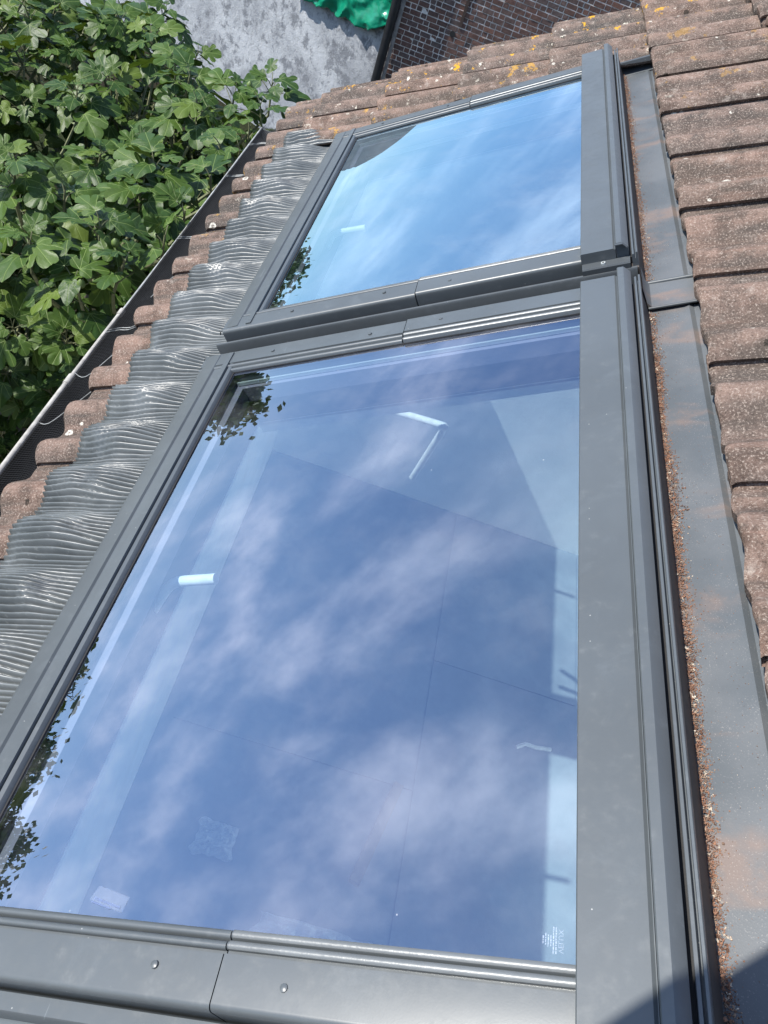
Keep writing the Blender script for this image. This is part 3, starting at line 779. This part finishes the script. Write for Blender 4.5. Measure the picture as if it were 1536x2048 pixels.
# ------------------------------------------------------------------ walls beyond the garden
P0 = Vector((-1.51, 11.911, 0)); ZS = OZ-3.4
b2 = R_(1); DB = Vector((math.cos(b2), math.sin(b2), 0)); NB = Vector((math.sin(b2), -math.cos(b2), 0))
BF = Matrix(((DB.x, NB.x, 0, P0.x), (DB.y, NB.y, 0, P0.y), (0, 0, 1, 0), (0, 0, 0, 1)))      # s along, n towards us, z up
bw = thing('brick_wall', 'dark red brick wall with pale mortar rising behind the verge', 'wall', (0, 0, 0), BF)
slab = MB().box((0, -.35, 0), (7.5, 0, 8.2)).build('mortar', M_MORTAR, bw, BF)
CH = .0665; ST, HD, BH, BT = .150, .080, .0555, .005
def brick_me(l, sd):
    rg = random.Random(sd); j = lambda: rg.uniform(-.003, .003)
    v, f = box_vf((0, -.01, 0), (l, BT, BH)); v = [(x+j(), y+j()*.8, z+j()) for x, y, z in v]
    me = bpy.data.meshes.new('brick'); me.from_pydata(v, [], f); me.materials.append(M_BRICK); return me
BS = [brick_me(ST-.011, i) for i in range(4)]; BHD = [brick_me(HD-.011, i+9) for i in range(4)]
rb = random.Random(8); rest = []; cand = []
row = 0; z = .9
while z < 5.2:
    s = .085+(0 if row % 2 else -.06)
    k = row % 3
    while s < 4.4:
        st = (k % 3 != 1) if row % 2 == 0 else (k % 3 == 1)
        if rb.random() < .12: st = not st
        l = ST if st else HD
        if s > .0:
            wp = BF @ Vector((s+l/2, 0, z)); px = pixel(wp)
            hole = abs(s+l/2-.80) < .035 and abs(z+BH/2-(ZS+.765)) < .04
            crack = False
            if not hole:
                vis = -10 < px[0] < 1330 and -12 < px[1] < 235-(px[0]-560)*.322+22
                cand.append((vis, s, z, st, l))
        s += l; k += 1
    z += CH; row += 1
seen = [c_ for c_ in cand if c_[0]][:300]
for (_, s, z, st, l) in seen:
    o = link(bpy.data.objects.new('brick', rb.choice(BS if st else BHD))); o.parent = slab
    o.matrix_local = Matrix.Translation((s, rb.uniform(-.004, .004), z+rb.uniform(-.002, .002)))
sset = set((c_[1], c_[2]) for c_ in seen)
rv = MB(); tint = []
for (_, s, z, st, l) in cand:
    if (s, z) in sset: continue
    rv.box((s, -.01, z), (s+l-.011, BT, z+BH)); tint += [rb.random()]*6
o = rv.build('brick_courses', M_BRICK, slab, BF); o['kind'] = 'stuff'
at = o.data.attributes.new('tint', 'FLOAT', 'FACE')
for i, t in enumerate(tint): at.data[i].value = t
# putlog hole and a rusty strap in the brickwork
v, f = tube([(.80, .006, ZS+.79), (.80, .0165, ZS+.79)], .038, 16); mk('putlog_hole', v, f, M_BLACK, bw, BF)
mk('iron_strap', *box_vf((.845, .003, ZS+.90), (.885, .020, ZS+1.55)), m_plain('rusty_iron', (.05, .032, .026), .8), bw, BF)
# corner pipe and board
v, f = tube([(-.03, .10, 0), (-.03, .10, 6.2)], .062, 14)
dp = mk('downpipe', v, f, m_plain('black_pipe', (.010, .011, .014), .4), None, BF, 60); tag(dp, 'black downpipe in the corner between grey and brick walls', 'pipe')
cb = MB().box((.035, .02, 0), (.085, .075, 6.2)).build('corner_board', m_plain('weathered_board', (.20, .19, .18), .85), None, BF); tag(cb, 'weathered grey corner board along the edge of the brick wall', 'board')
# grey rendered wall
b3 = R_(28); DG = Vector((-math.cos(b3), math.sin(b3), 0)); NG = Vector((-math.sin(b3), -math.cos(b3), 0))
GF = Matrix(((DG.x, NG.x, 0, P0.x), (DG.y, NG.y, 0, P0.y), (0, 0, 1, 0), (0, 0, 0, 1)))
gw = MB(); nn = 40
V = []; F = []
for i in range(nn+1):
    s = 7.2*i/nn; zt = 4.90+.03*math.sin(s*1.1)+.05*noise.noise(Vector((s*2, 0, 0)))-.5*max(0, (s-5.6)/1.6)**2
    V += [(s, 0, 0), (s, 0, zt), (s, -.3, zt), (s, -.3, 0)]
for i in range(nn):
    for k in range(4): a = 4*i; F.append((a+k, a+(k+1) % 4, a+4+(k+1) % 4, a+4+k))
F += [(0, 3, 2, 1), (4*nn, 4*nn+1, 4*nn+2, 4*nn+3)]
go = mk('rendered_wall', V, F, M_GREY, None, GF); 
bm = bmesh.new(); bm.from_mesh(go.data); bmesh.ops.recalc_face_normals(bm, faces=bm.faces); bm.to_mesh(go.data); bm.free()
tag(go, 'weathered grey rendered garden wall behind the fig tree', 'wall')
M_SLATE = m_plain('dark_slate', (.030, .034, .034), .6, 0, .35, 6, .01, 30)
sr = thing('lean_to_roof', 'dark slate lean-to roof above the grey rendered wall', 'roof', (0, 0, 4.5), GF)
for k in range(11):
    z0 = 4.86+k*.115; y0 = .10-k*.13
    hump = lambda s_: -.35*max(0, (s_-4.6)/2.6)**2*(k/10)
    V = []; F = []; n_ = 24
    for i in range(n_+1):
        s_ = -.05+7.2*i/n_; dz = hump(s_)
        V += [(s_, y0, z0+dz), (s_, y0-.26, z0+.23+dz), (s_, y0-.26, z0+.215+dz), (s_, y0, z0-.018+dz)]
    for i in range(n_):
        for q in range(4): a = 4*i; F.append((a+q, a+(q+1) % 4, a+4+(q+1) % 4, a+4+q))
    mk('slate_course', V, F, M_SLATE, sr, GF)
# green tarpaulin
V = []; F = []; n = 80
for j in range(n+1):
    for i in range(n+1):
        s, t = i/n, j/n
        lo = (ZS+.64-.20*s*3 if s < .33 else ZS+.44-.16*(s-.33)*1.5)      # ragged hem
        lo = ZS+.60-.16*math.sin(min(1, s/.25)*1.57)-.13*s+.05*noise.noise(Vector((s*9, 0, 3)))+.03*noise.noise(Vector((s*31, 0, 3)))
        x = .02+1.75*s; z = lo+(1.7-.3*s)*t
        q = Vector((x*2.6, z*2.6, 1.7))
        d = .17-.11*abs(noise.noise(Vector((q.x*1.5+q.y*.8, q.y*.7-q.x*.3, 2))))-.07*abs(noise.noise(q*2.1+Vector((3, 1, 7))))-.018*abs(noise.noise(q*5.1))
        V.append((x+.02*noise.noise(q*3), max(.02, d), z))
for j in range(n):
    for i in range(n): a = j*(n+1)+i; F.append((a, a+1, a+n+2, a+n+1))
tp = mk('tarpaulin', V, F, None, None, GF, 45, [m_plain('green_tarpaulin', (.004, .20, .115), .25, 0, .15, 8, .01, 30, .6)])
sol = tp.modifiers.new('thickness', 'SOLIDIFY'); sol.thickness = .002
tag(tp, 'crumpled shiny green tarpaulin hanging on the grey rendered wall', 'tarpaulin')

# ------------------------------------------------------------------ fig tree
def leaf_mesh(kind, seed):
    rg = random.Random(seed)
    if kind == 0: half = [(.03, .03), (.17, -.07), (.32, -.03), (.41, .09), (.39, .20), (.19, .30), (.36, .36), (.52, .46), (.55, .62), (.42, .72), (.28, .64), (.13, .50), (.24, .66), (.27, .84), (.15, .98)]
    elif kind == 1: half = [(.03, .03), (.18, -.05), (.33, .03), (.39, .17), (.36, .30), (.22, .36), (.41, .44), (.50, .60), (.39, .74), (.24, .66), (.15, .55), (.26, .72), (.25, .88), (.12, .99)]
    else: half = [(.03, .03), (.16, -.03), (.30, .06), (.37, .22), (.38, .38), (.34, .55), (.25, .73), (.13, .90)]
    half = [(x*rg.uniform(.92, 1.1), y*rg.uniform(.97, 1.03)) for x, y in half]
    half2 = [(x*rg.uniform(.92, 1.1), y*rg.uniform(.97, 1.03)) for x, y in half]
    def chaikin(h):
        q = [h[0]]
        for a_, b_ in zip(h, h[1:]): q += [(a_[0]*.72+b_[0]*.28, a_[1]*.72+b_[1]*.28), (a_[0]*.28+b_[0]*.72, a_[1]*.28+b_[1]*.72)]
        return q+[h[-1]]
    half, half2 = chaikin(half+[(.04, .99)]), chaikin(half2+[(.04, .99)])
    out = half+[(0, 1.0)]+[(-x, y) for x, y in half2[::-1]]+[(0, .06)]
    c = (0, .36); n = len(out); V2 = []
    for s in (1.0, .55): V2 += [(c[0]+(x-c[0])*s, c[1]+(y-c[1])*s) for x, y in out]
    V2.append(c)
    cup, droop, fold = rg.uniform(-.05, .25), rg.uniform(.10, .38), rg.uniform(.0, .30)
    V = []
    for x, y in V2:
        z = fold*abs(x)*.6-cup*x*x*1.6-droop*max(0, y-.25)**2+.035*math.sin(x*13+seed)*math.sin(y*11+seed*2)
        V.append((x, y, z))
    F = []
    for i in range(n):
        k = (i+1) % n; F.append((i, k, n+k, n+i)); F.append((n+i, n+k, 2*n))
    F = [f[::-1] if True else f for f in F]
    return V, F, V2
def leaf_data(kind, seed):
    V, F, V2 = leaf_mesh(kind, seed)
    me = bpy.data.meshes.new('leaf'); me.from_pydata(V, [], F); me.materials.append(M_LEAF)
    uv = me.uv_layers.new(name='leaf')
    for lp in me.loops: uv.data[lp.index].uv = V2[lp.vertex_index]
    me.shade_smooth(); me.update()
    if sum(p.normal.z*p.area for p in me.polygons) < 0: me.flip_normals()
    return me, V, F, V2
LD = [leaf_data(k, s) for s, k in enumerate((0, 0, 1, 1, 2, 0, 1, 2))]
rf = random.Random(17)
DZ = OZ-3.4
fig = thing('fig_tree', 'leafy green fig tree with broad lobed leaves beyond the gutter', 'tree', (-2.5, 3.7, 0), IDENT)
blobs = [((-2.35, 3.55, 1.45+DZ), (1.1, 1.25, .82)), ((-1.72, 3.95, 1.62+DZ), (.46, .55, .74)), ((-3.3, 4.7, 1.42+DZ), (1.4, 1.3, .95)), ((-2.1, 2.4, .75+DZ), (.66, .8, .55)), ((-3.3, 2.9, .95+DZ), (1.0, 1.0, .8)), ((-2.45, 4.75, 1.5+DZ), (.8, .8, .8)), ((-1.62, 3.0, 1.05+DZ), (.30, .7, .62)), ((-4.6, 4.3, 1.2+DZ), (1.2, 1.6, 1.0)), ((-4.0, 1.7, 2.3+DZ), (1.0, 1.1, 1.1)), ((-2.7, 1.3, 1.0+DZ), (.9, .8, .7))]  # the high left blob is unseen crown, added to shade the lower left
clusters = []
def ok(p):
    if p.x > GX-.05 and p.y < 3.75: return False
    return p.x < -1.0
tries = 0
while len(clusters) < 600 and tries < 60000:
    tries += 1
    (c, r) = rf.choices(blobs, weights=[3.2, 1.6, 2.6, 1.3, 1.6, 1.6, .9, 1.6, 5.0, 1.4])[0]
    d = Vector((rf.gauss(0, 1), rf.gauss(0, 1), rf.gauss(.35, .9))).normalized()
    k = rf.uniform(.80, 1.06) if rf.random() < .62 else rf.uniform(.3, .8)
    p = Vector((c[0]+d.x*r[0]*k, c[1]+d.y*r[1]*k, c[2]+d.z*r[2]*k))
    # reject buried or crowded tips
    inside = sum(1 for (cc, rr) in blobs if sum(((p[i]-cc[i])/rr[i])**2 for i in range(3)) < .62)
    if inside and rf.random() < .55: continue
    if not ok(p): continue
    if any((p-q[0]).length < .165 for q in clusters): continue
    clusters.append((p, d, Vector(c)))
cnt = 0
while cnt < 260:                      # shaded inner and lower foliage
    (c, r) = rf.choice(blobs)
    d = Vector((rf.gauss(0, 1), rf.gauss(0, 1), rf.gauss(-.3, .8))).normalized(); k = rf.uniform(.15, .75)
    p = Vector((c[0]+d.x*r[0]*k, c[1]+d.y*r[1]*k, c[2]-.5+d.z*r[2]*k*1.0))
    if not ok(p) or p.z < .5: continue
    clusters.append((p, d, Vector(c))); cnt += 1
# hand-set tips: sprays standing against the grey wall and over the gutter end
for px_, t_ in (((520, 205), 4.25), ((470, 185), 4.35), ((545, 165), 4.45), ((500, 250), 4.1), ((440, 290), 3.85), ((395, 205), 4.3), ((350, 120), 4.8), ((300, 70), 5.1), ((380, 150), 4.6), ((480, 300), 3.9), ((420, 350), 3.6), ((370, 420), 3.3), ((330, 470), 3.15), ((280, 380), 3.4), ((250, 520), 3.0), ((330, 20), 5.4), ((240, 40), 5.2), ((310, 330), 3.5), ((200, 450), 3.1), ((130, 380), 3.3), ((150, 560), 3.0), ((60, 480), 3.1), ((30, 330), 3.4)):
    q = Vector(((px_[0]-768)/1553.5, -(px_[1]-1024)/1553.5, -1)).normalized(); q = camo.matrix_world.to_3x3() @ q
    p = CAM+q*t_
    if p.x > GX-.03 and p.y < 3.7: p.x = GX-.06
    clusters.append((p, Vector((rf.uniform(-.3, .3), -.2, 1)).normalized(), Vector((-2.2, 3.7, 1.2+DZ))))
leaves = []; tw = MB()
for (p, d, c) in clusters:
    ax = (d+Vector((0, 0, .9))+Vector((rf.uniform(-.3, .3), rf.uniform(-.3, .3), 0))).normalized()
    base = p-ax*.16
    back = base.lerp(c, .35)+Vector((rf.uniform(-.1, .1), rf.uniform(-.1, .1), -.12))
    tw.add(tube([back, base.lerp(back, .4)+Vector((0, 0, -.03)), base, p], [.011, .008, .0065, .004], 5))
    n = rf.randint(8, 12); a0 = rf.uniform(0, 6.28)
    e1 = ax.orthogonal().normalized(); e2 = ax.cross(e1)
    for k in range(n):
        a = a0+k*2.4; h = k/(n-1)
        rad_ = (e1*math.cos(a)+e2*math.sin(a))
        pd = (rad_*(1.0-.45*h)+ax*(.25+.75*h)).normalized()
        pl = rf.uniform(.05, .10)*(1.15-.55*h)
        b0 = p-ax*.11*(1-h); b1 = b0+pd*pl
        size = rf.uniform(.095, .178)*(1.05-.35*h)
        yd = (rad_*(1.0-.25*h)+ax*(-.22+.55*h)+Vector((0, 0, rf.uniform(-.4, .12)))).normalized()
        nrm = (Vector((0, 0, 1))*.8+ax*.5+rad_*rf.uniform(-.1, .35)+Vector((-.35, -.1, 0))*rf.uniform(0, 1)+Vector((rf.gauss(0, .5), rf.gauss(0, .5), rf.uniform(-.35, .1))))
        nrm = (nrm-yd*nrm.dot(yd)).normalized(); xd = yd.cross(nrm)
        mm = Matrix(((xd.x*size, yd.x*size, nrm.x*size, b1.x), (xd.y*size, yd.y*size, nrm.y*size, b1.y), (xd.z*size, yd.z*size, nrm.z*size, b1.z), (0, 0, 0, 1)))
        tip = b1+yd*size
        if not ok(tip) or not ok(b1): continue
        if tip.x > GX-.02 and tip.z < GZ+.1 and tip.y < 3.7: continue
        leaves.append((mm, rf.randrange(len(LD)))); tw.add(tube([b0, b0.lerp(b1, .5)+Vector((0, 0, .004)), b1], .0022, 4, False))
tw.build('twigs', M_STEM, fig, IDENT, 60)
def score(lf):
    mm = lf[0]; p = mm.translation; x, y = pixel(p)
    if not (-20 < x < 640 and -20 < y < 900): return -1e6
    return p.z*1.0-(p-CAM).length*.35
order = sorted(range(len(leaves)), key=lambda i: -score(leaves[i]))
near = set(order[:300])
V = []; F = []; U = []; tn = []
for i, (mm, k) in enumerate(leaves):
    if i in near:
        o = link(bpy.data.objects.new('leaf', LD[k][0])); o.parent = fig
        o.matrix_parent_inverse = Matrix.Translation((2.5, -3.7, 0)); o.matrix_basis = mm
    else:
        b = len(V); _, v0_, f0_, u0_ = LD[k]
        V += [(mm @ Vector(v)).to_tuple() for v in v0_]; ff = [tuple(q+b for q in f) for f in f0_]
        F += ff; U += u0_; tn += [rf.random()]*len(ff)
cr = mk('crown', V, F, M_LEAF, fig, IDENT, 180); cr['kind'] = 'stuff'
uv = cr.data.uv_layers.new(name='leaf')
for lp in cr.data.loops: uv.data[lp.index].uv = U[lp.vertex_index]
at = cr.data.attributes.new('tint', 'FLOAT', 'FACE')
for i, t in enumerate(tn): at.data[i].value = t
v, f = tube([(-2.5, 3.7, 0), (-2.52, 3.68, .6), (-2.45, 3.72, 1.1), (-2.4, 3.7, 1.6)], [.11, .09, .08, .06], 10); mk('trunk', v, f, M_BARK, fig, IDENT, 60)
for e in ((-1.8, 3.9, 2.7), (-3.1, 4.5, 2.6), (-2.1, 2.7, 2.3), (-3.1, 3.0, 2.2), (-2.4, 4.7, 2.7), (-4.2, 4.3, 2.4)):
    a = Vector((-2.42, 3.7, 1.35)); b = Vector(e); v, f = tube([a, a.lerp(b, .35)+Vector((0, 0, -.05)), a.lerp(b, .7)+Vector((0, 0, .05)), b], [.05, .042, .03, .018], 8); mk('limb', v, f, M_BARK, fig, IDENT, 60)
pick = [i for i in order[:160]][::14]
for i in pick:
    p = leaves[i][0].translation+Vector((rf.uniform(-.05, .05), rf.uniform(-.05, .05), -.015))
    if p.x > GX-.1 and p.y < 3.75: continue
    prof = [(0, .0), (.008, .002), (.014, .011), (.015, .019), (.009, .029), (.003, .035)]
    V = []; F = []
    for (r, h) in prof:
        for k in range(8): V.append((p.x+r*math.cos(k*.785), p.y+r*math.sin(k*.785), p.z+h))
    for j in range(5):
        for k in range(8): F.append((j*8+k, j*8+(k+1) % 8, j*8+8+(k+1) % 8, j*8+8+k))
    mk('fig_fruit', V, F, M_FIG, fig, IDENT, 180)

# ------------------------------------------------------------------ trees across the garden (mirrored in the panes)
def far_tree(label, x, y, top, wid, seed):
    rg = random.Random(seed); t = thing('garden_tree', label, 'tree', (x, y, 0), IDENT, 'trees across the garden')
    v, f = tube([(x, y, 0), (x+.1, y, top*.3), (x-.1, y+.1, top*.6), (x, y, top*.9)], [.22, .17, .10, .03], 8); mk('trunk', v, f, M_BARK, t, IDENT, 60)
    V = []; F = []
    cl_ = []
    for k in range(60):
        a = rg.uniform(0, 6.28); h = rg.uniform(.38, .97); rr = wid*math.sqrt(max(.05, 1-((h-.6)/.42)**2))*rg.uniform(.45, 1)
        cl_.append(Vector((x+rr*math.cos(a), y+rr*math.sin(a), top*h)))
    for c_ in cl_:
        for k in range(130):
            p = c_+Vector((rg.gauss(0, .42), rg.gauss(0, .42), rg.gauss(0, .34)))
            d = Vector((rg.gauss(0, 1), rg.gauss(0, 1), rg.gauss(0, 1))).normalized(); e = d.orthogonal().normalized(); s = rg.uniform(.10, .18)
            b = len(V); V += [(p-e*s).to_tuple(), (p+d*s*.6).to_tuple(), (p+e*s).to_tuple(), (p-d*s*.6).to_tuple()]; F.append((b, b+1, b+2, b+3))
    mk('crown', V, F, M_TREE, t, IDENT)
    for k in range(6):
        c_ = rg.choice(cl_); v, f = tube([(x, y, top*.45), ((x+c_.x)/2, (y+c_.y)/2, (top*.5+c_.z)/2+.1), c_], [.08, .05, .015], 6); mk('limb', v, f, M_BARK, t, IDENT, 60)
CX, CY, CZ = CAM
for lb, az, dist, el, wd, sd in (('tall garden tree mirrored at the lower left of the near pane', -77, 34, 8.5, 2.6, 1), ('tree mirrored beside the left edge of the near pane, middle height', -70.5, 33, 6.8, 2.2, 2), ('slim tree mirrored highest along the left edge of near pane', -64.5, 38, 5.8, 1.5, 3), ('bushy tree mirrored in the top left corner of near pane', -41, 26, 5.0, 1.1, 4), ('broad tree mirrored along the lower left edge of far pane', -33, 36, 2.9, 3.4, 5)):
    far_tree(lb, CX+dist*math.sin(R_(az)), CY+dist*math.cos(R_(az)), CZ+dist*math.tan(R_(el)), wd, sd)

# ------------------------------------------------------------------ the photographer, standing on the near tiles (casts the corner shadow)
def person():
    # joints in the roof frame, then to world
    J = {}
    def j(n, u, v, w, r): J[n] = (rw(u, v, w), r)
    hipc = rw(-.27, -.62, .46)
    J['pelvis'] = (hipc, .135)
    J['belly'] = (hipc+Vector((.03, .04, .17)), .135); J['chest'] = (hipc+Vector((.07, .10, .36)), .150); J['neck'] = (hipc+Vector((.10, .15, .52)), .060)
    J['jaw'] = (hipc+Vector((.115, .185, .60)), .075); J['head'] = (hipc+Vector((.115, .19, .69)), .092); J['crown'] = (hipc+Vector((.11, .18, .76)), .07)
    ch = J['chest'][0]
    J['shl'] = (ch+Vector((-.17, .03, .09)), .07); J['shr'] = (ch+Vector((.18, .03, .09)), .07)
    lens = CAM
    J['elr'] = (ch+Vector((.22, .13, -.12)), .048); J['wrr'] = (lens+Vector((.055, -.13, -.05)), .030); J['hnr'] = (lens+Vector((.045, -.09, -.02)), .034)
    ha = rw(-.30, -.075, 1.2); hb = rw(.01, .15, 1.2)
    J['ell'] = (ha, .047); J['wrl'] = (ha.lerp(hb, .72), .033); J['hnl'] = (ha.lerp(hb, .92), .036)
    fl_ = rw(-.50, -.72, -.035); fr_ = rw(-.16, -.60, -.035)
    J['hil'] = (hipc+Vector((-.09, -.01, -.07)), .095); J['hir'] = (hipc+Vector((.09, .01, -.07)), .095)
    def leg(s, hip, foot):
        an = foot+Vector((0, 0, .09)); mid = (hip+an)/2; L = .82; dd = (hip-an).length; bend = math.sqrt(max(0, (L/2)**2-(dd/2)**2))
        J['kn'+s] = (mid+Vector((.35, .94, 0)).normalized()*bend, .062); J['an'+s] = (an, .042); J['to'+s] = (foot+Vector((.06, .15, .045)), .036)
    leg('l', J['hil'][0], fl_); leg('r', J['hir'][0], fr_)
    E_ = [('pelvis', 'belly'), ('belly', 'chest'), ('chest', 'neck'), ('neck', 'jaw'), ('jaw', 'head'), ('head', 'crown'), ('chest', 'shl'), ('chest', 'shr'), ('shl', 'ell'), ('ell', 'wrl'), ('wrl', 'hnl'), ('shr', 'elr'), ('elr', 'wrr'), ('wrr', 'hnr'), ('pelvis', 'hil'), ('pelvis', 'hir'), ('hil', 'knl'), ('knl', 'anl'), ('anl', 'tol'), ('hir', 'knr'), ('knr', 'anr'), ('anr', 'tor')]
    # fingers
    def fingers(h, wr, s):
        d = (J[h][0]-J[wr][0]).normalized(); side_ = d.cross(Vector((0, 0, 1))).normalized(); dn = d.cross(side_)
        for k in range(5):
            off = (k-1.8)*.021
            if k == 4: q1 = J[h][0]-side_*.05*s+d*.01; q2 = q1-side_*.015*s+d*.03
            else: L = (.055, .064, .060, .048)[k]; q1 = J[h][0]+side_*off*s+d*(.04+L*.4); q2 = q1+d*L*.6+dn*.014
            J[f'{h}f{k}a'] = (q1, .0105); J[f'{h}f{k}b'] = (q2, .0085); E_.extend([(h, f'{h}f{k}a'), (f'{h}f{k}a', f'{h}f{k}b')])
    fingers('hnl', 'wrl', 1); fingers('hnr', 'wrr', -1)
    names = list(J); ix = {n: i for i, n in enumerate(names)}
    me = bpy.data.meshes.new('person'); me.from_pydata([J[n][0].to_tuple() for n in names], [(ix[a], ix[b]) for a, b in E_], [])
    o = link(bpy.data.objects.new('person', me))
    sk = o.modifiers.new('skin', 'SKIN')
    for n, sv in zip(names, me.skin_vertices[0].data): sv.radius = (J[n][1], J[n][1]); sv.use_root = (n == 'pelvis')
    o.modifiers.new('sub', 'SUBSURF').levels = 1
    dg = bpy.context.evaluated_depsgraph_get(); dg.update()
    m2 = bpy.data.meshes.new_from_object(o.evaluated_get(dg)); bpy.data.objects.remove(o)
    ms = [m_plain('dark_jacket', (.03, .035, .05), .8), m_plain('skin', (.45, .28, .2), .55), m_plain('work_trousers', (.05, .055, .07), .85), m_plain('dark_hair', (.03, .02, .015), .6)]
    m2.materials.clear()
    for m in ms: m2.materials.append(m)
    hd = J['head'][0]; nk = J['neck'][0]
    for p in m2.polygons:
        c_ = p.center; p.use_smooth = True
        if c_.z > nk.z+.02 and (c_-hd).length < .25: p.material_index = 3 if (c_.z > hd.z+.03 or c_.y < hd.y-.03) else 1
        elif min((c_-J['hnl'][0]).length, (c_-J['hnr'][0]).length) < .085: p.material_index = 1
        elif c_.z < J['pelvis'][0].z-.03 and (c_-J['elr'][0]).length > .2: p.material_index = 2
    o = link(bpy.data.objects.new('person', m2)); attach(o, None, IDENT)
    return tag(o, 'person in dark jacket standing on the tiles, one forearm raised', 'person')
person()
